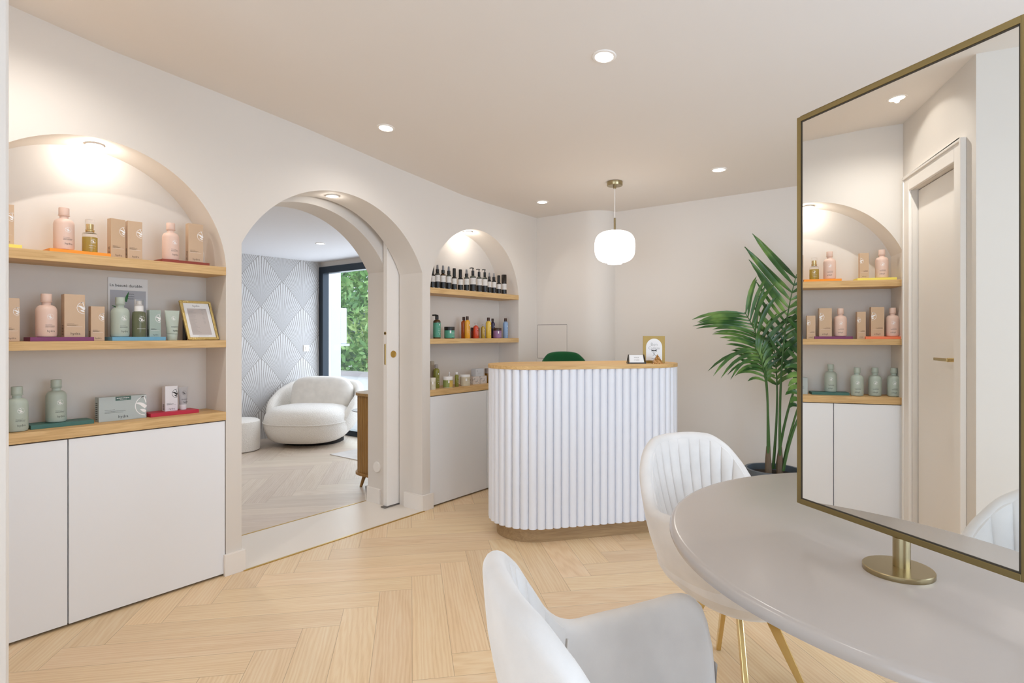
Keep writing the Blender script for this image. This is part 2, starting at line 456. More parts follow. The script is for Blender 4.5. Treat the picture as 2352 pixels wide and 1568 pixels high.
def floor(name, regions):
    vs, fs, uvp, uvg, tone = [], [], [], [], []
    rr = random.Random(3)
    for i in range(-90, 91):
        for j in range(-8, 9):
            for kind in (0, 1):
                r1, r2 = rr.random(), rr.random(); ou, ov = rr.uniform(0, 40), rr.uniform(0, 40)
                bx, by = i*PW+j*PL, i*PW-j*PL
                if kind == 0: L = [(0,0),(PL,0),(PL,PW),(0,PW)]; P0 = (bx, by); ax, ay = (1,0),(0,1)
                else: L = [(0,0),(PL,0),(PL,PW),(0,PW)]; P0 = (bx+PL, by+PW-PL); ax, ay = (0,1),(1,0)
                poly = []
                for u, v in L:
                    p = ORG + AV*(P0[0]+u*ax[0]+v*ay[0]) + BV*(P0[1]+u*ax[1]+v*ay[1])
                    poly.append((p.x, p.y, u, v))
                if all(p[0] < -4 or p[0] > 5 or p[1] < -2.5 or p[1] > 5 for p in poly): continue
                for reg in regions:
                    q = clip_poly(poly, *reg)
                    if not q: continue
                    o = len(vs); vs += [(a[0], a[1], 0) for a in q]; fs.append(tuple(range(o, o+len(q))))
                    for a in q: uvp.append((a[2], a[3])); uvg.append((a[2]+ou, a[3]+ov)); tone.append((r1, r2, 0, 1))
    me = bpy.data.meshes.new(name); me.from_pydata(vs, [], fs); me.materials.append(FLOORM)
    me.uv_layers.new(name='plank'); me.uv_layers.new(name='grain'); me.color_attributes.new('tone', 'FLOAT_COLOR', 'CORNER')
    a = me.uv_layers['plank']; b = me.uv_layers['grain']; c = me.color_attributes['tone']
    li = 0
    for p in me.polygons:
        for l in p.loop_indices:
            vi = me.loops[l].vertex_index
            a.data[l].uv = uvp[vi]; b.data[l].uv = uvg[vi]; c.data[l].color = tone[vi]
        if p.normal.z < 0: p.flip()
    o = bpy.data.objects.new(name, me); COL.objects.link(o); return o
fl = floor('floor', [(.0,4.6,-2.1,4.486),(-.24,0,.3,1.562),(-.24,0,2.873,4.3)]); struct(fl)
f2 = floor('floor_lounge', [(-3.6,-.51,-.6,4.52)]); struct(f2); f2.data.materials[0] = FLOORL
o = MB().box(-3.9,4.8,-2.2,4.7,-.12,-.012).build('floor_slab', W_TRIM); struct(o)
# threshold
thr = mat('pale_threshold', '#e6ddd2', .35, spec=.4)
o = MB().box(-.51,.012,1.545,2.895,-.01,.002).build('trim_1', thr); struct(o)
o = MB().box(.012,.026,1.562,2.873,-.01,.004).build('trim_2', GOLD, bevel=.001); struct(o)
o = MB().box(-.522,-.510,1.52,2.80,-.01,.004).build('trim_3', GOLD, bevel=.001); struct(o)

# pocket door
t = thing('door_2', None, None); t['kind'] = 'structure'
MB().box(-.289,-.250,2.763,2.985,.012,2.28).build('door_leaf', W_TRIM, t, bevel=.001)
mb = MB(); mb.box(-.277,-.263,2.7605,2.764,1.035,1.185); mb.build('edge_pull', GOLD, t, bevel=.003)
mb = MB()
for q in range(20):
    pass
mb.lathe([(0,0),(.012,0),(.012,.002),(.007,.002)], seg=20)
o = mb.build('lock_ring', GOLD, t); o.rotation_euler = (PI/2,0,0); o.location = (-.27,2.7635,1.262)
mb = MB(); mb.lathe([(0,0),(.0065,0),(.0065,.0025),(0,.0025)], seg=16); o = mb.build('lock_hole', DARK, t); o.rotation_euler = (PI/2,0,0); o.location = (-.27,2.7633,1.262)
mb = MB(); mb.lathe([(0,.0008),(.019,.0008),(.021,.004),(.025,.004),(.026,0)], seg=28); o = mb.build('flush_pull', GOLD, t); o.rotation_euler = (0,PI/2,0); o.location = (-.25,2.822,1.11)
mb = MB(); mb.box(-.2905,-.245,2.74,2.9,.0025,.0105); mb.build('floor_guide', mat('steel','#8a8886',.4,1), t)
mb = MB(); mb.lathe([(0,.012),(.036,.012),(.04,.006),(.04,0)], seg=28)
o = mb.build('wall_blanking_cover', W_TRIM); o.rotation_euler = (PI/2,0,0); o.location = (-.40,2.7995,.27)
tag(o, 'round white blanking cover low on the arch passage jamb', 'cover plate')

# lounge walls
o = MB().box(-3.75,-3.6,-.6,4.62,0,2.45).build('wall_lounge_left', WPAPER); struct(o)
mb = MB(); mb.box(-3.75,-3.58,4.486,4.62,0,2.45); mb.box(-3.58,-1.2,4.486,4.62,2.132,2.45); mb.box(-1.2,-.25,4.486,4.62,0,2.45)
struct(mb.build('wall_lounge_back', W_WALL))
struct(MB().box(-3.75,-.3,-.75,-.6,0,2.45).build('wall_lounge_near', W_WALL))
struct(MB().box(-3.75,-.505,-.6,4.62,2.2,2.35).build('ceiling_lounge', mat('cool_white_ceiling','#e9e9ec',.9)))
win('window_1', 'y', 4.50, -3.595, -1.2, 0, 2.132, fw=.085, depth=.09, mull=(-2.3,))

# ------------------------------------------------------------------ niches
for name, A, lab in (('left', ARCH[0], ('left','nearest')), ('right', ARCH[2], ('right','farther'))):
    y0, y1 = A[0], A[1]; side = 'wide left arched niche' if name == 'left' else 'arched niche beside the counter'
    for zt, th, pos in ((1.602 if name == 'left' else 1.594, .040, 'top'), (1.223, .037, 'middle'), (.851, .043, 'bottom')):
        if pos == 'top' and name == 'left': th = .042
        o = MB().box(-.2195, .003, y0+.0005, y1-.0005, zt-th, zt).build('shelf', OAK, bevel=.001)
        tag(o, f'{pos} oak shelf board of the {side}', 'shelf', f'oak shelves in the {name} niche')
    t = thing('base_cabinet', f'white flush-door cabinet under the {side}', 'cabinet', (0, (y0+y1)/2, 0))
    seam = .805 if name == 'left' else 3.588
    c = (y0+y1)/2
    MB().box(-.215, -.022, y0+.004-c, y1-.004-c, .012, .806).build('body', DARK, t)
    g = .0025
    d1 = MB().box(-.0215, -.001, y0+.003-c, seam-g-c, .012, .803).build('door', W_CAB, t, bevel=.001)
    d2 = MB().box(-.0215, -.001, seam+g-c, y1-.005-c, .012, .803).build('door', W_CAB, t, bevel=.001)
    MB().box(-.19, -.03, y0+.02-c, y1-.02-c, 0, .0115).build('plinth', DARK, t)

# ------------------------------------------------------------------ lamps
def spot(loc, power, size=1.9, blend=.9, col=(1,.86,.70), rad=.03, rot=(0,0,0)):
    l = bpy.data.lights.new('spot', 'SPOT'); l.energy = power; l.spot_size = size; l.spot_blend = blend; l.color = col; l.shadow_soft_size = min(rad, .012)
    o = bpy.data.objects.new('spot_light', l); COL.objects.link(o); o.location = loc; o.rotation_euler = rot; return o
def downlight(x, y, z, label, power=9, r=.04, lens=LAMP, tilt=0, col=(1,.96,.91), size=2.7, group='recessed ceiling spotlights'):
    t = thing('recessed_spotlight', label, 'ceiling light', (x,y,z), 0, group)
    m = MB(); m.lathe([(r*.93,.003),(r*.94,-.001),(r*.98,-.004),(r*1.22,-.003),(r*1.28,0),(r*1.28,.004)], seg=32, cap=False); a = m.build('trim_ring', W_TRIM, t)
    m = MB(); m.lathe([(0,-.003),(r*.93,-.003),(r*.93,.004),(0,.004)], seg=28); b = m.build('lens', lens, t)
    t.rotation_euler.x = tilt
    spot((x,y,z-.014), power, col=col, size=size)
    return t
slope = math.atan((cz(2.3)-cz(2.05))/.25)
downlight(.43,2.18,cz(2.18)-.001,'lit recessed spotlight nearest the arched doorway wall', tilt=slope)
downlight(1.828,2.185,cz(2.185)-.001,'largest lit recessed spotlight in the middle of the ceiling', tilt=slope)
downlight(1.80,3.76,cz(3.76)-.001,'lit recessed spotlight right of the globe pendant', 4, size=2.3)
downlight(.388,3.81,cz(3.81)-.001,'lit recessed spotlight left of the globe pendant near the corner', 3.5, size=2.2)
downlight(.50,.60,cz(.6)-.001,'lit recessed spotlight above the panelled door, seen in the mirror', 24, tilt=math.atan((cz(.7)-cz(.5))/.2))
downlight(3.25,3.78,cz(3.78)-.001,'recessed spotlight behind the table mirror', 5, size=2.3)
downlight(3.25,2.185,cz(2.185)-.001,'recessed spotlight over the round table', tilt=slope)
downlight(2.0,.55,cz(.55)-.001,'recessed spotlight above the cream chair in front', tilt=slope)
def nichelight(y, ztop, x, label, power, rr, grp=None):
    t = thing('recessed_spotlight', label, 'ceiling light', (x,y,ztop), 0, grp)
    m = MB(); m.lathe([(rr*.8,-.001),(rr*.84,-.004),(rr*1.15,-.0035),(rr*1.2,-.002),(rr*1.2,.014)], seg=32, cap=False); m.build('trim_ring', W_TRIM, t)
    m = MB(); m.lathe([(0,-.003),(rr*.82,-.003),(rr*.82,.004),(0,.004)], seg=28); m.build('lens', LAMP, t)
    l = bpy.data.lights.new('niche_light', 'POINT'); l.energy = power; l.color = (1,.94,.86); l.shadow_soft_size = .010
    o = bpy.data.objects.new('niche_light', l); COL.objects.link(o); o.location = (x,y,ztop-.016)
nichelight(.935, 1.568+.5545-.003, -.115, 'lit round spotlight in the crown of the left niche', 1.7, .030)
nichelight(3.4805, 1.553+.5305-.003, -.115, 'lit round spotlight in the crown of the counter-side niche', 1.5, .030)
nichelight(2.21, 1.407+.725-.003, -.12, 'lit round spotlight in the crown of the arched doorway', .5, .034)
t = downlight(-2.225,3.549,2.199,'lit recessed spotlight on the lounge ceiling seen through the archway', 14, lens=LAMPC, col=(1,.97,.93))
downlight(-1.5,1.9,2.199,'added fill spotlight on the lounge ceiling behind the pier', 26, col=(1,.97,.93))  # unseen lamp, added to light the armchair from the front
downlight(-2.7,1.9,2.199,'added fill spotlight on the lounge ceiling towards the patterned wall', 22, col=(1,.97,.93))  # another added lamp out of view, front fill for the lounge

# pendant
t = thing('pendant_lamp', 'glowing white glass globe pendant on a brass rod above the counter', 'pendant lamp', (1.128,3.624,0))
mb = MB(); mb.lathe([(0,2.285),(.010,2.285),(.052,2.285),(.0535,2.287),(.0535,2.312),(.052,2.3135),(0,2.3135)], seg=40); mb.lathe([(.010,2.266),(.010,2.285)], seg=14); mb.build('canopy', BRASS, t)
mb = MB(); mb.tube([(0,0,2.268),(0,0,2.06)], .003, 8); mb.build('cord', W_TRIM, t)
mb = MB(); mb.tube([(0,0,2.062),(0,0,1.968)], .0075, 12); mb.build('rod', BRASS, t)
prof = []
for i in range(33):
    a = -PI/2+PI*i/32
    ca, sa = cos(a), sin(a); n_ = 2/3.0
    prof.append((.139*abs(ca)**n_, 1.861+.112*(abs(sa)**n_)*(1 if sa > 0 else -1)))
prof[0] = (0, prof[0][1]); prof[-1] = (0, prof[-1][1])
mb = MB(); mb.lathe(prof, seg=48); mb.lathe([(0,1.743),(.05,1.743),(.052,1.752)], seg=32); mb.build('glass_shade', GLOBE, t)
l = bpy.data.lights.new('p', 'POINT'); l.energy = 5; l.color = (1,.93,.85); l.shadow_soft_size = .13
o = bpy.data.objects.new('pendant_light', l); COL.objects.link(o); o.location = (1.128,3.624,1.70)

# ------------------------------------------------------------------ reception counter
def stadium(r, L, n=24):
    return [(L+r*cos(a), r*sin(a)) for a in [-PI/2+PI*i/n for i in range(n+1)]]+[(r*cos(a), r*sin(a)) for a in [PI/2+PI*i/n for i in range(n+1)]]
t = thing('reception_counter', 'white fluted reception counter with rounded ends and oak top', 'counter', (.852,3.03,0), math.radians(51.9))
CL = .705
mb = MB(); mb.prism(stadium(.287, CL, 32), 1.0425, 1.065, True); mb.build('countertop', wood('oak_counter','#b58a50','#ddb87f',0), t, bevel=.0015)
mb = MB(); mb.prism(stadium(.232, CL, 32), 0, .10, True); mb.build('plinth', OAKV, t, bevel=.001)
mb = MB(); mb.prism(stadium(.262, CL, 32), .0935, 1.0425, True); mb.build('body', W_CAB, t)
mb = MB()
R0 = .262; per = 2*CL+2*PI*R0; ns = round(per/.0502); stp = per/ns
for i in range(ns):
    s_ = i*stp+stp/2
    if s_ < CL: p, nrm = (s_, -R0), (0,-1)
    elif s_ < CL+PI*R0: a = -PI/2+(s_-CL)/R0; p, nrm = (CL+R0*cos(a), R0*sin(a)), (cos(a), sin(a))
    elif s_ < 2*CL+PI*R0: p, nrm = (CL-(s_-CL-PI*R0), R0), (0,1)
    else: a = PI/2+(s_-2*CL-PI*R0)/R0; p, nrm = (R0*cos(a), R0*sin(a)), (cos(a), sin(a))
    tx, ty = -nrm[1], nrm[0]; w = stp/2*.975; poly = []
    for k in range(11):
        a = PI*k/10; u = -w*cos(a); d = .024*sin(a)**.85 if 0 < k < 10 else 0
        poly.append((p[0]+tx*u+nrm[0]*(d-.0015), p[1]+ty*u+nrm[1]*(d-.0015)))
    poly += [(p[0]+tx*w-nrm[0]*.006, p[1]+ty*w-nrm[1]*.006), (p[0]-tx*w-nrm[0]*.006, p[1]-ty*w-nrm[1]*.006)]
    mb.prism(poly, .092, 1.0425, True)
mb.build('fluted_cladding', mat('flute_lacquer','#e4e5ea',.4,spec=.4), t)

# things on the counter
CT = 1.065
cardrz = math.radians(-52)
t = thing('card_holder', 'small black metal holder with a stack of white cards on the counter', 'card holder', (1.375,3.445,CT), math.radians(-50))
mb = MB()
for s_ in (-1, 1):
    mb.tube([(.022,.0555*s_,.003),(-.004,.050*s_,.058)], .003, 6); mb.tube([(-.022,.0555*s_,.003),(-.004,.050*s_,.058)], .003, 6); mb.tube([(.024,.0555*s_,.003),(-.022,.0555*s_,.003)], .003, 6)
mb.box(.016,.026,-.0555,.0555,.001,.009); mb.box(-.025,-.019,-.0555,.0555,.001,.006)
mb.build('stand', BLACK, t)
mb = MB(); 
def tilt(u, v, x=.019): k = v/.056; return (x-.024*k, u*(1-.05*k), .008+v*.95)
mb.grid([[tilt(u, v) for u in (-.046,.046)] for v in (0,.05)], sm=False); mb.grid([[tilt(u, v, .014) for u in (-.046,.046)] for v in (0,.05)], sm=False)
mb.add([tilt(-.046,0),tilt(.046,0),tilt(.046,0,.014),tilt(-.046,0,.014)],[(0,1,2,3)]); mb.add([tilt(-.046,.05),tilt(.046,.05),tilt(.046,.05,.014),tilt(-.046,.05,.014)],[(0,1,2,3)])
c = mb.build('card_stack', PAPER, t)
mb = MB(); f = lambda u, v: tilt(u, v, .0196)
put_text(mb, 'WAX', .014, 0, .029, f); put_text(mb, 'STUDIO', .010, 0, .014, f); mb.build('lettering', INKG, c)
t = thing('gift_card_display', 'gold-bordered gift voucher sign with a white arch and black bow', 'sign', (1.435,3.585,CT), math.radians(-46))
w, h = .148, .178
GB = mat('gold_board', '#a5863f', .45, .25)
mb = MB(); mb.box(-.006,.0,-w/2,w/2,0,h); mb.build('board', GB, t, bevel=.0006)
mb = MB(); mb.box(-.05,-.006,-w/2+.02,w/2-.02,0,.004); mb.build('foot', GOLD, t)
mb = MB(); pts = [(-.055,.018),(.055,.018)]+[(.055*cos(a), .105+.056*sin(a)) for a in [PI*i/24 for i in range(25)]]
mb.add([(.0008,a,b) for a, b in pts], [tuple(range(len(pts)))]); pc = mb.build('arch_card', PAPER, t)
mb = MB(); f = flat(.0014)
put_text(mb, 'Bon', .029, 0, .114, f, bold=-.014); put_text(mb, 'Cadeau', .026, 0, .091, f, bold=-.014); put_text(mb, 'WAX', .010, -.006, .027, f)
mb.build('lettering', INKG, pc)
mb = MB()
stroke(mb, [(-.020,.087),(0,.082),(.020,.088)], .0045, f); stroke(mb, [(-.019,.080),(0,.0825),(.019,.079)], .0035, f)
stroke(mb, [(-.004,.081),(-.009,.072),(.0,.060),(.014,.044)], .002, f); stroke(mb, [(.004,.081),(.006,.070),(-.001,.058),(-.009,.046)], .0015, f)
mb.build('bow_print', INK, pc)
t = tag(MB().add([(-.034,-.034,0),(.034,-.034,0),(.034,.034,0),(-.034,.034,0),(0,0,.062)], [(0,1,2,3),(0,1,4),(1,2,4),(2,3,4),(3,0,4)]).build('pyramid_ornament', None, loc=(1.485,3.522,CT), rotz=.6, bevel=.001),
    'little golden stone-filled pyramid on the counter in front of the voucher sign', 'ornament')
pm = mat('golden_resin','#c99a5b',.25,.4); k = N(pm)
v = k.n('ShaderNodeTexVoronoi'); k.put(v.inputs['Vector'], k.obj()); v.inputs['Scale'].default_value = 150
k.put(k.b.inputs['Base Color'], k.ramp(v.outputs['Distance'], [(.1,lin('#f0cfa0')),(.45,lin('#b98344')),(.8,lin('#7a5420'))])); k.bump(v.outputs['Distance'], .8, .003)
t.data.materials.clear(); t.data.materials.append(pm)

# access hatch on the chase
t = thing('access_hatch', 'flush painted access hatch outlined on the wall behind the counter', 'wall hatch', (.165,4.286,1.19))
mb = MB(); mb.box(-.156,.156,-.0012,.0,-.15,.152); mb.build('shadow_gap', DARK, t)
mb = MB(); mb.box(-.153,.155,-.0022,.004,-.1475,.149); mb.build('panel', W_WALL, t)

# ------------------------------------------------------------------ chairs
def sgnpow(v, p): return math.copysign(abs(v)**p, v)
def interp(tab, x):
    if x <= tab[0][0]: return tab[0][1]
    for (a, ya), (b, yb) in zip(tab, tab[1:]):
        if x <= b:
            k = (x-a)/(b-a); k = k*k*(3-2*k); return ya+(yb-ya)*k
    return tab[-1][1]
def csmooth(tab, x):
    if x <= tab[0][0]: return tab[0][1]
    n = len(tab)
    for i in range(n-1):
        (a, ya), (b, yb) = tab[i], tab[i+1]
        if x <= b:
            def sl(j):
                if j == 0: return 0.0
                if j == n-1: return (tab[j][1]-tab[j-1][1])/(tab[j][0]-tab[j-1][0])
                d0 = (tab[j][1]-tab[j-1][1])/(tab[j][0]-tab[j-1][0]); d1 = (tab[j+1][1]-tab[j][1])/(tab[j+1][0]-tab[j][0])
                return 0.0 if d0*d1 <= 0 else 2*d0*d1/(d0+d1)
            h = b-a; k = (x-a)/h; m0, m1 = sl(i)*h, sl(i+1)*h
            return (2*k**3-3*k*k+1)*ya+(k**3-2*k*k+k)*m0+(3*k*k-2*k**3)*yb+(k**3-k*k)*m1
    return tab[-1][1]
def leg_blade(top, foot, wr, wt, wr2=None):
    """flat tapered blade leg, wide in the radial direction"""
    T, F_ = Vector(top), Vector(foot); d = (F_-T).normalized(); rad = Vector((foot[0]-top[0], foot[1]-top[1], 0)).normalized()
    tan = Vector((-rad.y, rad.x, 0)); r2 = tan.cross(d).normalized()
    m = MB(); rows = []
    for q, a in ((T, wr), (F_, wr2 or wr*.7)):
        rows.append([q+r2*sx*a/2+tan*sy*wt/2 for sx, sy in ((-1,-1),(1,-1),(1,1),(-1,1))])
    # keep the foot flat on the floor
    rows[1] = [Vector((p.x, p.y, max(0.0, foot[2]))) for p in rows[1]]
    m.grid(rows, closed=True, sm=False); m.add(rows[0], [(0,1,2,3)]); m.add(rows[1], [(3,2,1,0)]); return m
def tub_chair(label, loc, rz, legrot, fab, H=.855, seat=.48, leg=GOLDP, group=None, name='dining_chair', channels=True, w=1.0):
    t = thing(name, label, 'chair', loc, rz, group)
    a0, b0, ex = .295*w, .300, 2/2.5
    TM = math.radians(128)
    rim = [(0,H),(20,H-.008),(36,H-.045),(50,H-.115),(60,H-.180),(69,.640),(77,.628),(86,.632),(100,.648),(112,.662),(119,.642),(124,.58),(128,.48)]
    def hh(t_): return csmooth(rim, abs(math.degrees(t_)))
    def sc(z):      # plan scale with height
        return csmooth([(.33,.30),(.36,.58),(.42,.78),(.52,.91),(.64,.98),(.75,1.01),(.90,1.0)], z)
    def P(t_, z, off=0):
        s_ = sc(z); lean = -.035*max(0, (z-.5)/.37)*max(0, cos(t_))
        x = a0*s_*sgnpow(sin(t_), ex); y = -b0*s_*sgnpow(cos(t_), ex)
        if y > 0: y *= 1.28
        # outward normal in plan (approx)
        nx, ny = sin(t_)/a0, -cos(t_)/b0; L = math.hypot(nx, ny)
        return Vector((x-nx/L*off, y-ny/L*off+lean, z))
    n = 96; rows = []
    ts = [-TM+2*TM*i/n for i in range(n+1)]
    TH = .046
    for t_ in ts:
        h = hh(t_); edge = min(1, (TM-abs(t_))/math.radians(7)); th = TH*max(.12, math.sqrt(max(0,1-(1-edge)**2)))
        row = []
        for i in range(9):  z = .43+(h-.024-.43)*i/8; row.append(P(t_, z, .023+th/2))
        for i in range(1, 8):
            a = PI*i/8; row.append(P(t_, h-.024+.024*sin(a), .023+th/2*cos(a)))
        zs = [h-.024-(h-.024-.52)*i/6 for i in range(7)]+[.47,.43,.40,.375,.355,.345,.338]
        for z in zs: row.append(P(t_, z, .023-th/2))
        rows.append(row)
    m = MB(); m.grid(rows); m.add(rows[0], [tuple(range(len(rows[0])))]); m.add(rows[-1], [tuple(range(len(rows[-1])))[::-1]])
    m.build('shell', fab, t)
    # channel tufted inner back
    if channels:
        rows = []; T2 = math.radians(69); n = 208; K = 13
        for i in range(n+1):
            u = -1+2*i/n; t_ = T2*math.copysign(abs(u)**1.22, u); h = hh(t_)-.005
            g = abs(sin(PI*K*(u+1)/2)); puff = .011*(g**.5)*min(1, (1-abs(u))*9)**.5
            row = []
            zb = .475+.0*abs(u)
            for j in range(19):
                v = j/18; z = zb+(h-zb)*v; e = min(1, min(v, 1-v)*4)**.7
                row.append(P(t_*(1-.16*(1-v)), z, .022+TH/2*min(1, .30+(1-v)*12)+.002+puff*e+.012*(1-v)**2-(.009 if i in (0, n) else 0)))
            rows.append(row)
        m = MB(); m.grid(rows)
        back = [[p+(Vector((0,-.0,0))) for p in r] for r in rows]
        m.build('tufted_back_pad', fab, t)
        m = MB()     # piping along the pad's lower arm seam
        for s_ in (-1, 1):
            m = MB(); pts = [P(s_*T2*(1-.16*(1-v)), .475+(hh(T2)-.016-.475)*v, .023+TH/2+.004) for v in [k/10 for k in range(4, 10)]]
            m.tube(pts, .0028, 6)
            m.build('piping', fab, t)
    # seat
    def se(a, b, z, yc=.02, n=48, ex=2/2.6): return [(a*sgnpow(cos(q), ex), yc+b*sgnpow(sin(q), ex), z) for q in [2*PI*i/n for i in range(n)]]
    A, B = .232*w, .290
    prof = [(.90,.395),(.985,.405),(1.0,.425),(1.0,.455),(.985,.470),(.94,.480),(.8,.487),(.5,.491),(.12,.493)]
    m = MB(); m.grid([se(A*k, B*k, z+seat-.48) for k, z in prof], closed=True); m.add(se(A*.12, B*.12, .493+seat-.48), [tuple(range(48))]); m.add(se(A*.9, B*.9, .395+seat-.48), [tuple(range(48))[::-1]])
    m.build('seat_cushion', fab, t)
    prof = [(.3,.328),(.55,.332),(.78,.35),(.92,.38),(.98,.405),(.9,.41)]
    m = MB(); m.grid([se(A*k, B*k, z) for k, z in prof], closed=True); m.add(se(A*.3, B*.3, .328), [tuple(range(48))[::-1]]); m.add(se(A*.9, B*.9, .41), [tuple(range(48))])
    m.build('seat_base', fab, t)
    for q in range(4):
        a = legrot+q*PI/2
        leg_blade((.085*cos(a), .085*sin(a), .345), (.245*cos(a), .245*sin(a), 0), .040, .017, .026).build('leg', leg, t, bevel=.003)
    return t
WC = 'cream velvet tub chairs around the table'
tub_chair('cream velvet tub chair facing the camera between table and counter', (2.380,2.112,0), math.radians(-33.2-90), math.radians(62.2), VELV, group=WC)
tub_chair('cream velvet tub chair in the foreground with its back to the camera', (2.612,.992,0), math.radians(50.8-90), math.radians(45), VELV, group=WC)
tub_chair('dark green velvet chair peeking over the reception counter', (.714,3.746,0), math.radians(-38-90), math.radians(45), GREENV, channels=False, name='counter_chair').scale = (.92,.78,1.31)

# ------------------------------------------------------------------ table and mirror
t = thing('round_table', 'round greige lacquered table with a brass base', 'table', (3.09,1.651,0))
R_ = .6963
mb = MB(); mb.lathe([(0,.752),(R_-.055,.752),(R_-.02,.755),(R_-.004,.763),(R_,.772),(R_-.001,.782),(R_-.006,.788),(R_-.014,.790),(0,.790)], seg=128); mb.build('tabletop', TABLE, t)
mb = MB(); mb.lathe([(0,.0),(.27,0),(.275,.006),(.27,.014),(.06,.03),(.045,.06),(.045,.70),(.12,.752),(0,.752)], seg=48); mb.build('pedestal', GOLDP, t)
mrz = math.atan2(-.825, -(-.565))  # placeholder
m_dir = Vector((-.825,.565,0)).normalized(); n_dir = Vector((-.565,-.825,0)).normalized()
# local x = along mirror (m_dir), local y = away from the viewer side (-n)
t = thing('table_mirror', 'rectangular brass-framed pedestal mirror standing on the round table', 'mirror', (2.925,1.349,.790), math.atan2(m_dir.y, m_dir.x))
def lm(x0,x1,y0,y1,z0,z1,mbx): return mbx.box(x0,x1,y0,y1,z0-.79,z1-.79)
X0, X1, Z0, Z1, FWm = -.221, .2515, .856, 1.760, .0115
# n_dir in local coordinates: local +y = rotate x by 90deg ccw
ly = Vector((-m_dir.y, m_dir.x, 0)); sgn = 1 if ly.dot(n_dir) > 0 else -1
def yb(a, b): return (min(a*sgn,b*sgn), max(a*sgn,b*sgn))
mb = MB(); ya, yc = yb(.002,-.018)
mb.box(X0,X0+FWm,ya,yc,Z0-.79,Z1-.79); mb.box(X1-FWm,X1,ya,yc,Z0-.79,Z1-.79); mb.box(X0+FWm,X1-FWm,ya,yc,Z0-.79,Z0+FWm-.79); mb.box(X0+FWm,X1-FWm,ya,yc,Z1-FWm-.79,Z1-.79)
mb.build('frame', BRASSD, t, bevel=.0008)
ya, yc = yb(.0,-.004)
MB().box(X0+FWm,X1-FWm,ya,yc,Z0+FWm-.79,Z1-FWm-.79).build('mirror_glass', MIRR, t)
mb = MB(); ya, yc = yb(.0008,-.0002); a_, b_, c_, d_ = X0+FWm, X1-FWm, Z0+FWm-.79, Z1-FWm-.79
mb.box(a_,a_+.0035,ya,yc,c_,d_); mb.box(b_-.0035,b_,ya,yc,c_,d_); mb.box(a_,b_,ya,yc,c_,c_+.003); mb.box(a_,b_,ya,yc,d_-.003,d_)
mb.build('gasket', mat('dark_gasket','#3b3326',.6), t)
ya, yc = yb(-.004,-.014)
MB().box(X0+FWm,X1-FWm,ya,yc,Z0+FWm-.79,Z1-FWm-.79).build('back_panel', BRASSD, t)
mb = MB(); mb.lathe([(0,.010),(.0150,.010),(.0150,Z0-.79),(0,Z0-.79)], (0, -.009*sgn), seg=28); mb.build('post', BRASS, t)
mb = MB(); mb.lathe([(0,0),(.060,0),(.0605,.001),(.0605,.0085),(.059,.010),(0,.010)], seg=64); mb.build('base', BRASS, t)

# ------------------------------------------------------------------ products
def bottle_profile(r, h, neck=.42, shoulder=.70):
    p = [(0,0),(r*.72,0),(r*.9,h*.012),(r*.985,h*.04),(r,h*.08),(r,h*(shoulder-.12))]
    for i in range(1, 7):
        a = PI/2*i/6; p.append((r*(neck+(1-neck)*cos(a)), h*(shoulder-.12+.115*sin(a))))
    p += [(r*neck,h*(shoulder+.03)),(r*(neck+.06),h*(shoulder+.06))]
    return p
_protos = {}
def copy_or(key, maker, label, loc, rz=0, grp=None, scale=None):
    if key in _protos: return dup(_protos[key], loc, rz, label, grp, scale)
    t = maker(); t.location = loc; t.rotation_euler.z = rz; t['label'] = label
    if grp: t['group'] = grp
    if scale: t.scale = scale
    _protos[key] = t; return t
def cosmetic_mat(name, col): return mat(name, col, .42, spec=.45)
PINK = cosmetic_mat('blush_plastic', '#e3c5b6'); SAGE = cosmetic_mat('sage_plastic', '#b4bfb4'); KRAFT = cosmetic_mat('tan_card', '#c9ab8c'); SAGEC = cosmetic_mat('sage_card', '#9fafa6'); GREYC = cosmetic_mat('grey_green_card', '#b3bcbb'); WHITEC = cosmetic_mat('white_card', '#eeedf0')
def round_bottle(m, name='lotion_bottle', r=.0375, h=.185):
    def mk():
        t = thing(name, 'x', 'bottle')
        p = [(0,0),(r*.75,0),(r*.93,h*.015),(r,h*.06),(r,h*.60)]
        for i in range(1, 9): a = PI/2*i/8; p.append((r*(.45+.55*cos(a)), h*(.60+.14*sin(a))))
        p += [(r*.42,h*.75),(r*.42,h*.80),(r*.56,h*.815),(r*.56,h*.825),(r*.4,h*.83)]
        mb = MB(); mb.lathe(p, seg=36); mb.build('body', m, t)
        mb = MB(); mb.lathe([(0,h*.83),(r*.50,h*.83),(r*.515,h*.84),(r*.515,h*.985),(r*.49,h),(0,h)], seg=30); mb.build('cap', m, t)
        f = cyl(r)
        mb = MB(); put_text(mb, 'hydra', .0130, .008, h*.12, f, bold=-.006)
        for q, (yy, ww, s_) in enumerate(((.285,.030,.0016),(.255,.045,.0026),(.235,.040,.0024))): scribble(mb, -.012, h*yy, ww*.8, s_*.8, f, seed=q)
        mb.build('printed_text', INK, t)
        mb = MB(); emblem(mb, .006, h*.47, .0115, f); stroke(mb, [(-.014,h*.20),(.030,h*.20)], .0006, f); mb.build('emblem', WINK, t)
        return t
    return mk
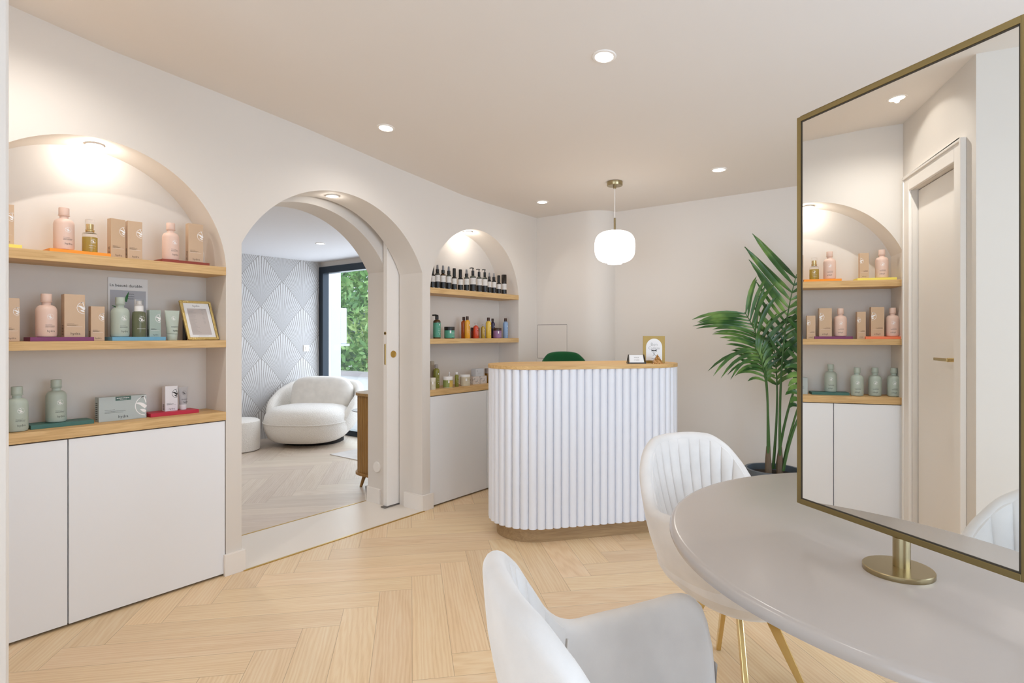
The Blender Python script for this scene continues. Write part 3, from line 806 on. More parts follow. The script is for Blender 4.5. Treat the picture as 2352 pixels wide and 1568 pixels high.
def carton(m, name, d, w, h, ink=INK, emb=WINK, cat='box', er=None):
    def mk():
        t = thing(name, 'x', cat)
        MB().box(-d,0,-w/2,w/2,0,h).build('carton', m, t, bevel=.0006)
        f = flat(.0004); mb = MB()
        put_text(mb, 'hydra', w*.21, w*.03, h*.055, f, bold=-.006)
        for q, (yy, ww, s_) in enumerate(((.31,.35,.0015),(.285,.55,.0020),(.268,.45,.0020))): scribble(mb, -w*.38, h*yy, ww*w, s_, f, seed=q+5)
        for q in range(7):
            y_ = h*(.06+.035*q); stroke(mb, [(-d*.7,y_),(-d*.25,y_)], .0022, lambda u, v: (u, -w/2-.0004, v))
        mb.build('printed_text', ink, t)
        mb = MB(); rr = er or w*.34; emblem(mb, w/2-.004 if True else 0, h*.69, rr, f, clip=w/2-.0005); stroke(mb, [(-w*.38,h*.245),(w*.38,h*.245)], .0006, f); mb.build('emblem', emb, t)
        return t
    return mk
def tray(m):
    def mk():
        t = MB().box(-.10,0,-.1125,.1125,0,.0175).build('display_block', m, bevel=.0008); t['category'] = 'display block'; return t
    return mk
def tubeprod(m, capm, r=.030, h=.147, name='cream_tube'):
    def mk():
        t = thing(name, 'x', 'tube')
        rows = []
        for i in range(13):
            v = i/12; z = h*(.23+.77*v); a = r*(.80+.35*v); b = r*.80*(1-v)**.7+.0012
            rows.append([(b*cos(q), a*sin(q), z) for q in [2*PI*k/28 for k in range(28)]])
        mb = MB(); mb.grid(rows, closed=True); mb.add(rows[-1], [tuple(range(28))]); mb.build('body', m, t)
        mb = MB(); mb.lathe([(0,0),(r*.70,0),(r*.72,.001),(r*.78,h*.225),(r*.75,h*.235),(0,h*.235)], seg=28); mb.build('cap', capm, t)
        f = lambda u, v: (r*.8*(1-(v/h-.23)/.77)**.7*math.sqrt(max(0,1-(u/(r*(.8+.35*(v/h-.23)/.77)))**2))+.0022, u, v)
        mb = MB(); put_text(mb, 'hydra', .012, .008, h*.30, f); scribble(mb, -.012, h*.44, .030, .0016, f); scribble(mb, -.012, h*.465, .034, .0018, f, seed=3); mb.build('printed_text', INK, t)
        mb = MB(); emblem(mb, .002, h*.74, .010, f); mb.build('emblem', WINK if m is SAGE else INK, t)
        return t
    return mk
S1, S2, S3 = 1.602, 1.223, .851
pk = round_bottle(PINK); sg = round_bottle(SAGE)
G_P = 'blush lotion bottles'; G_S = 'sage lotion bottles'; G_C = 'tan product cartons'; G_T = 'coloured display blocks'
def B(kind, y, z, label, x=-.075, rz=0):
    copy_or(kind, pk if kind == 'pink' else sg, label, (x,y,z), rz, G_P if kind == 'pink' else G_S)
YEL = mat('yellow_block','#f2e36a',.5); ORA = mat('orange_block','#f59a23',.5); BRO = mat('brick_block','#8e3a26',.5); COR = mat('coral_block','#f58458',.5); PUR = mat('purple_block','#7d3466',.5); BLU = mat('sky_block','#6fa9c9',.5); TEAL = mat('teal_block','#3f6f66',.5); RED = mat('red_block','#c01f3c',.5)
def T(m, y, z, label, x=-.035, key=None):
    o = tray(m)(); o.location = (x,y,z); o['label'] = label; o['group'] = G_T
def K(m, key, d, w, h, y, z, label, x=-.055, rz=0, **kw):
    copy_or(('k', key, w, h), carton(m, 'product_carton', d, w, h, **kw), label, (x,y,z), rz, G_C if m is KRAFT else None)
# left niche, top shelf
T(YEL, .546, S1, 'pale yellow display block at the near end of the top left-niche shelf')
B('pink', .505, S1+.0175, 'blush bottle on the pale yellow block', -.085)
K(KRAFT, 'k', .035, .052, .165, .612, S1+.0175, 'tan carton standing on the pale yellow block', -.06)
T(ORA, .862, S1, 'bright orange display block on the top left-niche shelf')
B('pink', .811, S1+.0175, 'blush bottle on the orange block', -.08)
K(KRAFT, 'k', .035, .060, .180, 1.006, S1+.001, 'tan carton left of its twin beside the orange block', -.045, .12)
K(KRAFT, 'k', .035, .060, .180, 1.075, S1+.001, 'tan carton right of its twin on the top shelf', -.045, -.05)
T(BRO, 1.30, S1, 'brick red display block at the far end of the top left-niche shelf')
B('pink', 1.244, S1+.0175, 'blush bottle on the brick red block', -.08)
K(KRAFT, 'k', .040, .070, .195, 1.353, S1+.0175, 'tan carton on the brick red block', -.055, -.08)
def perfume():
    t = thing('oil_bottle', 'x', 'bottle'); r, h = .029, .148
    gl = mat('amber_oil', '#d8bb2e', .08, 0, .5, Transmission_Weight=.6, IOR=1.35)
    mb = MB(); mb.lathe([(0,.002),(r*.93,.002),(r*.97,.006),(r*.97,h*.46),(0,h*.46)], seg=32); mb.build('oil', gl, t)
    mb = MB(); mb.lathe([(0,0),(r*.96,0),(r,.003),(r,h*.52),(r*.93,h*.58),(r*.5,h*.62),(r*.48,h*.66)], seg=32); mb.build('glass', CLEAR, t)
    mb = MB(); mb.lathe([(r*.52,h*.62),(r*.60,h*.63),(r*.60,h*.68),(r*.42,h*.70),(r*.42,h*.86),(0,h*.86)], seg=24); mb.build('pump', GOLDP, t)
    mb = MB(); mb.lathe([(r*.62,h*.68),(r*.62,h*.98),(r*.58,h),(0,h)], seg=28); mb.build('overcap', CLEAR, t)
    f = cyl(r*.985); mb = MB(); emblem(mb, .006, h*.33, .010, f); scribble(mb, -.012, h*.2, .03, .002, f); scribble(mb, -.012, h*.13, .024, .0015, f); mb.build('printed_text', WINK, t)
    return t
o = perfume(); o.location = (-.075,.905,S1+.0175); o['label'] = 'square-shouldered glass bottle of golden oil on the orange block'
# middle shelf
T(COR, .498, S2, 'coral display block near the left end of the middle shelf')
B('pink', .445, S2+.0175, 'blush bottle on the coral block', -.08)
K(KRAFT, 'k', .040, .075, .190, .535, S2+.0175, 'large tan carton on the coral block', -.06)
K(KRAFT, 'k', .035, .050, .178, .630, S2+.0005, 'slim tan carton between the coral and purple blocks', -.055)
T(PUR, .797, S2, 'purple display block on the middle left-niche shelf')
B('pink', .748, S2+.0175, 'blush bottle on the purple block', -.075)
K(KRAFT, 'k', .045, .075, .187, .842, S2+.0175, 'large tan carton on the purple block', -.05)
K(KRAFT, 'k', .035, .052, .155, .928, S2+.0005, 'short tan carton standing right of the purple block', -.05)
T(BLU, 1.092, S2, 'sky blue display block on the middle left-niche shelf')
B('sage', 1.025, S2+.0175, 'sage bottle on the sky blue block', -.08)
def spray():
    t = thing('spray_bottle', 'x', 'bottle'); r, h = .0285, .178
    liq = mat('olive_liquid', '#7f8468', .1, 0, .5, Transmission_Weight=.35, IOR=1.3)
    mb = MB(); mb.lathe([(0,0),(r*.97,0),(r,.004),(r,h*.56),(r*.92,h*.66),(r*.6,h*.69)], seg=32); mb.build('body', liq, t)
    mb = MB(); mb.lathe([(r*.66,h*.68),(r*.66,h*.82),(r*.5,h*.85),(r*.33,h*.87),(r*.33,h*.96),(0,h*.96)], seg=28); mb.build('pump', PAPER, t)
    mb = MB(); mb.lathe([(r*.68,h*.83),(r*.66,h),(0,h)], seg=28); mb.build('overcap', CLEAR, t)
    f = cyl(r); mb = MB(); emblem(mb, .004, h*.47, .013, f); scribble(mb, -.016, h*.22, .04, .002, f); mb.build('emblem', WINK, t); return t
o = spray(); o.location = (-.07,1.10,S2+.0175); o['label'] = 'clear olive spray bottle with white pump on the sky blue block'
K(SAGEC, 's', .035, .050, .130, 1.165, S2+.0175, 'small sage green carton on the sky blue block', -.055, er=.020)
o = tubeprod(SAGE, SAGE)(); o.location = (-.06,1.243,S2); o['label'] = 'sage green cream tube standing between the blue block and gold frame'
# poster
t = thing('poster', 'white printed poster headed La beauté durable leaning on the niche back', 'poster', (-.217,1.105,S2))
MB().box(-.0015,.0015,-.086,.086,0,.305).build('sheet', PAPER, t)
mb = MB(); f = flat(.0019); pts = [(-.078,.005),(.078,.005),(.078,.245),(-.078,.245)]; mb.add([f(a,b) for a, b in pts], [(0,1,2,3)]); mb.build('printed_photo', mat('poster_grey','#b9bac0',.7), t)
mb = MB(); f = flat(.0024); put_text(mb, 'La beauté durable.', .0195, -.080, .262, f, cx=False)
for q, s_ in enumerate(('Réduire,', 'Réutiliser,', 'Recycler.')): put_text(mb, s_, .0078, .012, .226-.0115*q, f)
scribble(mb, .04, .176, .024, .003, f); mb.build('lettering', INK, t)
mb = MB()
stroke(mb, [(-.012,.19),(-.006,.215),(.002,.24)], [.012,.011,.001], f); stroke(mb, [(-.07,.17),(-.058,.165),(-.045,.155)], [.001,.006,.003], f); stroke(mb, [(.06,.09),(.064,.12),(.072,.14)], [.006,.010,.001], f)
mb.build('leaf_print', mat('leaf_print','#3f7a45',.7), t)
# gold frame price list
t = thing('price_list_frame', 'ornate gold frame with a printed price list leaning at the shelf end', 'picture frame', (-.065,1.385,S2), 0)
def fr(u, v, x=0): s_ = sin(math.radians(14)); c_ = cos(math.radians(14)); return (x*c_-v*s_, u-.115*v+.012, v*c_+x*s_+.003)
w, h, b_ = .155, .205, .012
mb = MB()
def bar(u0,u1,v0,v1,x0=-.008,x1=.005):
    vs = [fr(u,v,x) for x in (x0,x1) for (u,v) in ((u0,v0),(u1,v0),(u1,v1),(u0,v1))]; mb.add(vs, [(0,3,2,1),(4,5,6,7),(0,1,5,4),(1,2,6,5),(2,3,7,6),(3,0,4,7)])
bar(-w/2,-w/2+b_,0,h); bar(w/2-b_,w/2,0,h); bar(-w/2+b_,w/2-b_,0,b_); bar(-w/2+b_,w/2-b_,h-b_,h)
orn = mat('ornate_gold','#dcc27f',.3,1); k = N(orn); k.bump(k.noise(k.obj(), 260, 2), 1, .004)
mb.build('frame', orn, t, bevel=.002)
mb = MB(); bar(-w/2+b_,w/2-b_,b_,h-b_,-.006,-.001); bk = mb.build('sheet', PAPER, t)
mb = MB(); f = lambda u, v: fr(u, v, -.0004)
pts = [(-.048,.026),(.048,.026),(.048,.165),(-.048,.165)]; mb.add([f(a,b) for a, b in pts], [(0,1,2,3)]); mb.build('table_tint', mat('warm_grey_print','#c3b9b4',.7), bk)
mb = MB(); f = lambda u, v: fr(u, v, .0001); put_text(mb, 'hydra', .0155, 0, .174, f)
for q in range(18):
    y_ = .155-.007*q; scribble(mb, -.045, y_, random.uniform(.022,.045), .0016, f, seed=q)
    if q < 11: scribble(mb, .020, y_, .011, .0018, f, seed=q+40)
scribble(mb, .012,.1625,.03,.0022,f,seed=90); scribble(mb, -.02,.02,.05,.0012,f,seed=91)
mb.build('lettering', INKG, bk)
mb = MB(); mb.box(-.095,-.06,-.03,-.024,0,.12) ; o = mb.build('easel_back', BLACK, t); o.location = (.02,-.03,0)
# bottom shelf
B('sage', .432, S3, 'sage bottle at the end of the bottom shelf beside the door casing', -.10)
B('sage', .540, S3, 'middle of the three sage bottles standing directly on the bottom shelf', -.10)
B('sage', .650, S3, 'sage bottle on bare oak just left of the dark green block', -.075)
T(TEAL, .807, S3, 'dark green display block on the bottom left-niche shelf', -.07)
B('sage', .795, S3+.0175, 'sage bottle standing on the dark green block', -.125)
def longbox():
    t = thing('long_carton', 'wide grey-green carton lying on the bottom shelf', 'box')
    d, w, h = .05, .196, .112
    MB().box(-d,0,-w/2,w/2,0,h).build('carton', GREYC, t, bevel=.001)
    f = flat(.0004); mb = MB(); put_text(mb, 'hydra', .0185, .0, .012, f, bold=-.006)
    for q, (yy, ww) in enumerate(((.052,.04),(.045,.085),(.039,.075))): scribble(mb, -.075, yy, ww, .002, f, seed=q)
    for q in range(9): stroke(mb, [(-d*.8,.012+.009*q),(-d*.3,.012+.009*q)], .003, lambda u, v: (u,-w/2-.0004,v))
    mb.build('printed_text', INK, t)
    mb = MB(); emblem(mb, w/2-.002, .060, .046, f, clip=w/2-.0005); mb.build('emblem', WINK, t)
    mb = MB(); mb.add([f(a,b) for a, b in ((-.032,.093),(.032,.093),(.032,.1115),(-.032,.1115))], [(0,1,2,3)]); s_ = mb.build('green_sticker', mat('sticker_green','#4d6b62',.6), t)
    mb = MB(); f = flat(.0008); scribble(mb, -.027,.104,.054,.004,f); scribble(mb, -.014,.0975,.028,.0025,f,seed=2); mb.build('printed_text', WINK, s_)
    return t
o = longbox(); o.location = (-.085,1.04,S3)
T(RED, 1.265, S3, 'red display block at the far end of the bottom left-niche shelf', -.075)
K(WHITEC, 'w', .038, .058, .125, 1.262, S3+.0175, 'white carton with black emblem on the red block', -.115, emb=INK, er=.022)
o = tubeprod(mat('clear_gel_tube','#d9d7d8',.15,0,.5,Transmission_Weight=.35,IOR=1.2), PAPER, .021, .115, 'gel_tube')(); o.location = (-.135,1.325,S3+.0175); o['label'] = 'small translucent gel tube on the red block'

# ---- niche beside the counter
DGL = mat('dark_glass', '#191611', .08, 0, .6); AMB = mat('amber_glass','#4a2f10',.08,0,.6); CLG = mat('grey_green_glass','#4c5047',.08,0,.6,Transmission_Weight=.25)
NOZ = mat('grey_nozzle','#8f8f92',.3,0,.5,Transmission_Weight=.2); LABW = mat('white_label','#dcd8d3',.6)
def serum(kind, r, h, glass, label, y, z, x=-.07, grp='black and white treatment bottles on the top shelf'):
    t = thing('treatment_bottle', label, 'bottle', (x,y,z), -.35, grp)
    top = {'cap':.62,'spray':.66,'pump':.66,'wide':.56}[kind]
    hb = h*top
    if kind == 'wide': prof = [(0,0),(r*.96,0),(r,.003),(r,hb),(0,hb)]
    else: prof = [(0,0),(r*.96,0),(r,.003),(r,hb*.84)]+[(r*(.42+.58*cos(PI/2*i/5)), hb*(.84+.16*sin(PI/2*i/5))) for i in range(1,6)]+[(r*.42,hb*1.02),(0,hb*1.02)]
    mb = MB(); mb.lathe(prof, seg=26); mb.build('body', glass, t)
    lb = hb*.46; lt = hb*(.86 if kind != 'wide' else .97)
    mb = MB(); mb.lathe([(r+.0001,0),(r+.0005,.0005),(r+.0005,lb),(r+.0001,lb)], seg=26); mb.build('lower_label', BLACK, t)
    mb = MB(); mb.lathe([(r+.0001,lb),(r+.0006,lb),(r+.0006,lt),(r+.0001,lt)], seg=26); lw = mb.build('label', LABW, t)
    mb = MB(); f = cyl(r+.0008)
    for q in range(4): scribble(mb, .004, lt-.012-.007*q, r*.7, .0018, f, seed=q+int(y*100))
    scribble(mb, -r*.7, lt-.02, r*.5, .0016, f, seed=9); mb.build('printed_text', INKG, lw)
    mb = MB(); put_text(mb, 'b.a', .010, r*.25, .006, f); mb.build('maker_mark', WINK, t)
    if kind == 'cap':
        mb = MB(); mb.lathe([(r*.5,hb*1.0),(r*.62,hb*1.02),(r*.62,h*.97),(r*.55,h),(0,h)], seg=24); mb.build('cap', BLACK, t)
    elif kind == 'wide':
        mb = MB(); mb.lathe([(0,hb),(r*.98,hb),(r*.98,h*.98),(r*.9,h),(0,h)], seg=26); mb.build('cap', mat('black_gloss_cap','#1a120d',.12), t)
    elif kind == 'spray':
        mb = MB(); mb.lathe([(r*.48,hb),(r*.62,hb*1.02),(r*.62,h*.80),(r*.5,h*.81),(0,h*.81)], seg=22); mb.build('collar', BLACK, t)
        mb = MB(); mb.lathe([(0,h*.81),(r*.42,h*.81),(r*.40,h*.9),(r*.32,h*.99),(.0,h)], seg=18); mb.build('nozzle', NOZ, t)
    else:
        mb = MB(); mb.lathe([(r*.40,hb),(r*.46,hb*1.02),(r*.46,h*.86),(r*.25,h*.87),(r*.16,h*.88),(r*.16,h*.96),(0,h*.96)], seg=22); mb.tube([(0,r*.3,h*.965),(0,-r*.4,h*.975),(0,-r*1.1,h*.955)], r*.14, 8); mb.build('pump', BLACK, t)
N1 = 1.594
rows = [('cap',0.0225,.175,DGL,3.044,'black capped bottle first from the left beside the pier'),
 ('spray',0.0205,.183,CLG,3.100,'clear spray bottle second from the left'),
 ('spray',0.0215,.183,AMB,3.159,'amber-shouldered spray bottle'),
 ('spray',0.0212,.182,CLG,3.221,'clear spray bottle just right of the amber one'),
 ('cap',0.0205,.172,DGL,3.282,'rounded black cap bottle left of the first gap'),
 ('cap',0.0215,.169,DGL,3.352,'black cap bottle standing between two gaps'),
 ('spray',0.0215,.177,CLG,3.424,'clear spray bottle left of the three pump bottles'),
 ('pump',0.0262,.199,CLG,3.494,'leftmost of the three tall pump bottles'),
 ('pump',0.0235,.195,CLG,3.570,'middle one of the three tall pump bottles'),
 ('pump',0.0235,.199,CLG,3.642,'rightmost of the three tall pump bottles'),
 ('spray',0.017,.175,DGL,3.706,'slimmest spray bottle with cream label'),
 ('spray',0.0205,.176,DGL,3.766,'dark spray bottle right of the slim one'),
 ('cap',0.0205,.162,DGL,3.831,'shorter black cap bottle second from the right'),
 ('wide',0.0225,.173,DGL,3.903,'bottle with a broad glossy black cap at the right end')]
for i, (kd, r, h, g_, y, lb) in enumerate(rows):
    serum(kd, r, h, g_, lb+' on the counter-side top shelf', y, N1, -.075 if kd != 'pump' else -.07)
def jar(name, label, x, y, z, r, h, body, lid, lab=None, cat='jar', lidh=.26, bot=.04):
    t = thing(name, label, cat, (x,y,z), -.35)
    mb = MB(); mb.lathe([(0,0),(r*.95,0),(r,h*.03),(r,h*(1-lidh)),(r*.9,h*(1-lidh)),(0,h*(1-lidh))], seg=30); mb.build('body', body, t)
    mb = MB(); mb.lathe([(0,h*(1-lidh)),(r*1.02,h*(1-lidh)),(r*1.02,h*.97),(r*.98,h),(0,h)], seg=30); mb.build('lid', lid, t)
    f = cyl(r+.0005); 
    if lab:
        mb = MB(); mb.lathe([(r+.0001,h*.06),(r+.0004,h*.06),(r+.0004,h*(.95-lidh)),(r+.0001,h*(.95-lidh))], seg=30); l_ = mb.build('label', lab, t)
        mb = MB(); 
        for q in range(4): scribble(mb, 0, h*(.2+.1*q), r*.8, .002, f, seed=q)
        stroke(mb, [(-r*.25,h*.45),(-r*.25,h*.68)], r*.28, f); mb.build('printed_text', WINK, l_)
    return t
def tallb(name, label, x, y, z, r, h, body, cap, lab=None, capr=.5, sh=.72, cat='bottle', ink=WINK):
    t = thing(name, label, cat, (x,y,z), -.35)
    prof = [(0,0),(r*.94,0),(r,h*.02),(r,h*sh)]+[(r*(.42+.58*cos(PI/2*i/5)), h*(sh+.10*sin(PI/2*i/5))) for i in range(1,6)]+[(r*.42,h*.86),(0,h*.86)]
    mb = MB(); mb.lathe(prof, seg=26); mb.build('body', body, t)
    mb = MB(); mb.lathe([(0,h*.84),(r*capr,h*.84),(r*(capr+.03),h*.85),(r*(capr+.03),h*.985),(r*capr*.94,h),(0,h)], seg=22); mb.build('cap', cap, t)
    f = cyl(r+.0006)
    if lab:
        mb = MB(); mb.lathe([(r+.0001,h*.05),(r+.0004,h*.05),(r+.0004,h*(sh-.03)),(r+.0001,h*(sh-.03))], seg=26); mb.build('label', lab, t)
    mb = MB(); stroke(mb, [(r*.2,h*.60),(r*.42,h*.60)], h*.06, f)
    for q in range(3): scribble(mb, -r*.1, h*(.28+.07*q), r*.8, .002, f, seed=q)
    stroke(mb, [(r*.25,h*.2),(r*.4,h*.2)], h*.035, f); mb.build('printed_text', ink, t)
    return t
TG = mat('teal_green_label','#549a80',.5); ORR = mat('burnt_orange_soap','#b5561a',.2); ORY = mat('honey_soap','#e0a02c',.2); REDL = mat('red_soap','#c94a2c',.3); YELS = mat('yellow_soap','#e0bb4a',.2); PURD = mat('deep_purple_soap','#2d2148',.3); PURL = mat('lilac_label','#946a92',.5); BLUS = mat('blue_soap','#8fa9c9',.3); BRC = mat('brown_cap','#3d2113',.35); YOL = mat('olive_yellow_soap','#b99a3c',.2); REDJ = mat('dark_red_gel','#8d3517',.25)
t = tallb('pump_dispenser', 'dark pump bottle with a green label on the middle counter-side shelf', -.08,3.098,S2,.0285,.172,AMB,BLACK,TG,capr=.42)
mb = MB(); mb.tube([(0,.01,.172),(0,-.01,.176),(0,-.036,.174)], .0055, 8); mb.build('nozzle', BLACK, t)
jar('cosmetic_jar', 'green jar with a black lid beside the dark pump bottle', -.08,3.234,S2,.0395,.09,BLACK,BLACK,TG)
tallb('soap_bottle', 'burnt orange bottle half hidden behind the honey one', -.13,3.452,S2,.0215,.172,ORR,BRC)
tallb('soap_bottle', 'honey yellow bottle in front of the burnt orange bottle', -.075,3.433,S2,.0215,.175,ORY,BRC)
jar('cosmetic_jar', 'dark red gel jar behind the small red bottle', -.115,3.573,S2,.036,.087,REDJ,BRC)
tallb('soap_bottle', 'small red bottle standing in front of the dark red jar', -.055,3.514,S2,.021,.122,REDL,CLEAR)
tallb('soap_bottle', 'smallest olive yellow bottle left of the tall yellow one', -.08,3.630,S2,.0165,.117,YOL,CLEAR)
tallb('soap_bottle', 'tall yellow bottle with a brown cap right of the olive one', -.08,3.701,S2,.0235,.172,YELS,BRC)
tallb('soap_bottle', 'deep purple bottle behind the lilac jar', -.14,3.828,S2,.020,.167,PURD,BRC)
jar('cosmetic_jar', 'lilac jar with a brown lid on the middle counter-side shelf', -.07,3.806,S2,.035,.086,PURL,BRC,PURL)
tallb('soap_bottle', 'pale blue bottle alone at the right of the middle shelf', -.08,3.930,S2,.0228,.171,BLUS,BRC)
OLV = mat('olive_oil_label','#8a8a3c',.25); WHJ = mat('ivory_jar','#ddd6c6',.4); FLW = mat('floral_label','#cfc6ae',.5); GRJ = mat('green_half_label','#8f9a58',.4); YLB = mat('gold_half_label','#d6b55e',.4); GRB = mat('grey_floral_card','#d3cfcc',.6)
k = N(GRB); v = k.n('ShaderNodeTexNoise'); k.put(v.inputs['Vector'], k.obj()); v.inputs['Scale'].default_value = 60
k.put(k.b.inputs['Base Color'], k.ramp(v.outputs[0], [(.35,lin('#b9b0ae')),(.5,lin('#dcd9d6')),(.7,lin('#cdb9b0'))]))
tallb('storage_tube', 'beige tube at the left end of the bottom counter-side shelf', -.15,3.115,S3,.019,.20,mat('beige_tube','#b5a893',.5),mat('beige_cap','#b5a893',.5),capr=.95,sh=.80,cat='tube')
tallb('oil_bottle', 'olive green oil bottle with a grey cap on the bottom shelf', -.095,3.108,S3,.0235,.178,OLV,mat('grey_cap','#a9a09a',.4),capr=.55)
jar('cosmetic_jar', 'small ivory jar in front of the olive oil bottle', -.03,3.000,S3,.026,.087,WHJ,WHJ,FLW)
t = jar('cosmetic_jar', 'white-lidded jar with a half green half gold label', -.045,3.180,S3,.0372,.084,WHJ,PAPER,GRJ)
mb = MB(); f = cyl(.0378); mb.grid([[f(u, v) for u in [-.004+.004*i for i in range(11)]] for v in (.006,.055)], sm=True); mb.build('gold_half_label', YLB, t)
tallb('foam_pump', 'white foam pump behind the green and gold jar', -.12,3.273,S3,.010,.112,PAPER,PAPER,sh=.66)
tallb('oil_bottle', 'small olive bottle with a white pointed pump', -.05,3.284,S3,.0155,.112,OLV,PAPER,capr=.6)
jar('cosmetic_jar', 'ivory jar with a floral label right of the small olive bottle', -.055,3.385,S3,.0395,.087,WHJ,PAPER,FLW,lidh=.18)
def sbox(label, x, y, z, w, h, m=GRB):
    t = thing('small_carton', label, 'box', (x,y,z)); MB().box(-.05,0,-w/2,w/2,0,h).build('carton', m, t, bevel=.001)
    mb = MB(); f = flat(.0005); stroke(mb, [(-w*.35,h*.8),(-w*.35,h*.6)], .005, f); scribble(mb, -w*.2,h*.4,w*.4,.002,f); scribble(mb, -w*.2,h*.3,w*.3,.002,f,seed=4); mb.build('printed_text', INKG, t)
sbox('floral carton below left of the stacked small cartons', -.07,3.540,S3,.085,.063)
sbox('floral carton below right of the stacked small cartons', -.07,3.628,S3,.080,.063)
sbox('plain grey carton on top of the two floral cartons', -.07,3.580,S3+.0635,.10,.062, mat('grey_card','#cdced1',.6))
jar('amber_jar', 'amber jar with a grey lid behind the counter end', -.09,3.710,S3,.030,.12,mat('amber_jar_glass','#7a5312',.15),mat('taupe_lid','#8f8178',.5),lidh=.33)

# ------------------------------------------------------------------ palm
t = thing('potted_palm', 'tall potted palm with arching green fronds by the back wall', 'plant', (2.03,4.16,0))
Rr = Vector((.7924,.6100,0)); Fd = Vector((-.6100,.7924,0)); UP = Vector((0,0,1))
mb = MB(); mb.lathe([(0,0),(.13,0),(.14,.01),(.175,.33),(.178,.352),(.160,.352),(.155,.31),(0,.31)], seg=40); mb.build('pot', mat('slate_pot','#5b646c',.45), t)
mb = MB(); mb.lathe([(0,.318),(.10,.320),(.154,.312)], seg=30); mb.build('soil', mat('soil','#2b211a',.95), t)
PG = mat('palm_leaf','#2f6a26',.38,spec=.5); k = N(PG); nz = k.noise(k.obj(), 6, 2)
k.put(k.b.inputs['Base Color'], k.ramp(nz, [(.3,lin('#1d3a19')),(.5,lin('#3a6128')),(.72,lin('#7d9c4c'))]))
PS = mat('palm_stem','#3d5f2b',.5); PBk = mat('palm_bark','#6d5b48',.9)
def bez(P, n):
    out = []
    for i in range(n+1):
        t_ = i/n; pts = [Vector(p) for p in P]
        while len(pts) > 1: pts = [a.lerp(b, t_) for a, b in zip(pts, pts[1:])]
        out.append(pts[0])
    return out
def L3(a, z, d): return Rr*a+Fd*d+UP*z
def offwall(p):
    q = Vector(p); lim = 4.30-4.16
    if q.y > lim: q.y = lim+(q.y-lim)*.3
    return q
def frond(base, ctrl, nleaf, llen, side=(1,1), sp=.75, droop=.12, wid=.016, seed=0, n0=.38):
    rr = random.Random(seed)
    P = bez([base]+ctrl, 40); m = MB(); m.tube(P, [.009*(1-i/44)+.0016 for i in range(41)], 7)
    o = m.build('frond', PS, t)
    lm_ = MB()
    for k_ in range(nleaf):
        v = n0+(1-n0)*(k_+.5)/nleaf; idx = min(39, int(v*40)); p = P[idx].lerp(P[idx+1], v*40-idx); d = (P[idx+1]-P[idx]).normalized()
        for s_ in (-1, 1):
            ln = llen*(side[0] if s_ < 0 else side[1])*(.55+.6*sin(PI*min(1, .12+.88*(1-(k_/nleaf)*.75))))*rr.uniform(.9,1.08)
            if ln < .02: continue
            facing = (-Fd*.8+UP*.3+Rr*rr.uniform(-.3,.3)).normalized()
            lat = d.cross(facing).normalized()*s_
            dirn = (lat*sp+d*(1.15-sp)+Fd*rr.uniform(-.25,.15)).normalized()
            spine = [p+dirn*ln*q+UP*(-droop*ln*q*q*2)+Fd*(0.02*sin(q*3)) for q in [i/6 for i in range(7)]]
            L, R = [], []
            wv = wid*rr.uniform(.8,1.15)
            for i, s0 in enumerate(spine):
                q = i/6; wd = wv*(.25+1.6*q**.6*(1-q)**.75) if q < 1 else .0005
                tdir = (spine[min(i+1,6)]-spine[max(i-1,0)]).normalized(); wvec = tdir.cross(facing).normalized()
                L.append(offwall(s0+wvec*wd)); R.append(offwall(s0-wvec*wd))
            M_ = [a.lerp(b, .5)-facing*wv*.25 for a, b in zip(L, R)]
            lm_.grid([L, M_, R])
    lm_.build('leaflets', PG, o)
fr_ = [ # base, control pts (a,z,d), leaflets, len
 ((-.03,.34,0), [(-.05,.80,-.02),(-.02,1.12,-.05),(-.23,1.40,-.10)], 17, .33, (1.08,1.05), .56, .14, .0130, .54),
 ((-.01,.34,.02), [(-.04,.75,0),(-.03,1.0,-.03),(-.17,1.17,-.12)], 9, .31, (1.15,.7), .55, .25, .0125, .60),
 ((.05,.34,0), [(.02,.9,-.04),(.05,1.30,-.02),(.17,1.66,.02)], 11, .36, (1.12,1), .62, .02, .021, .50),
 ((.04,.34,.03), [(.10,.8,.02),(.16,1.1,-.06),(.36,1.38,-.12)], 11, .30, (1,1), .7, .12, .018, .5),
 ((.06,.34,-.02), [(.12,.7,-.04),(.20,.95,-.10),(.40,1.02,-.2)], 10, .28, (1,1), .7, .2, .017, .5),
 ((.02,.34,.04), [(.05,.7,.04),(.07,.95,.05),(.03,1.26,.08)], 9, .24, (1,1), .6, .1, .017, .58),
 ((.07,.34,.01), [(.10,.6,-.02),(.14,.85,-.10),(.17,1.10,-.22)], 9, .24, (.8,1), .7, .3, .018, .55)]
for i, (b_, c_, nl, ll, sd, sp, dr, wd, n0) in enumerate(fr_):
    frond(L3(*b_), [L3(*q) for q in c_], nl, ll, sd, sp, dr, wd, seed=i, n0=n0)
for a, d in ((-.03,0),(.045,.0)):
    mb = MB(); mb.tube([L3(a,.30,d),L3(a*1.05,.42,d),L3(a*1.1,.50,d)], [.024,.019,.011], 9); mb.build('trunk', PBk, t)

# ------------------------------------------------------------------ lounge furniture
t = thing('lounge_armchair', 'big round white boucle armchair in front of the patterned wall', 'armchair', (-2.98,3.95,0), math.radians(-58+90))
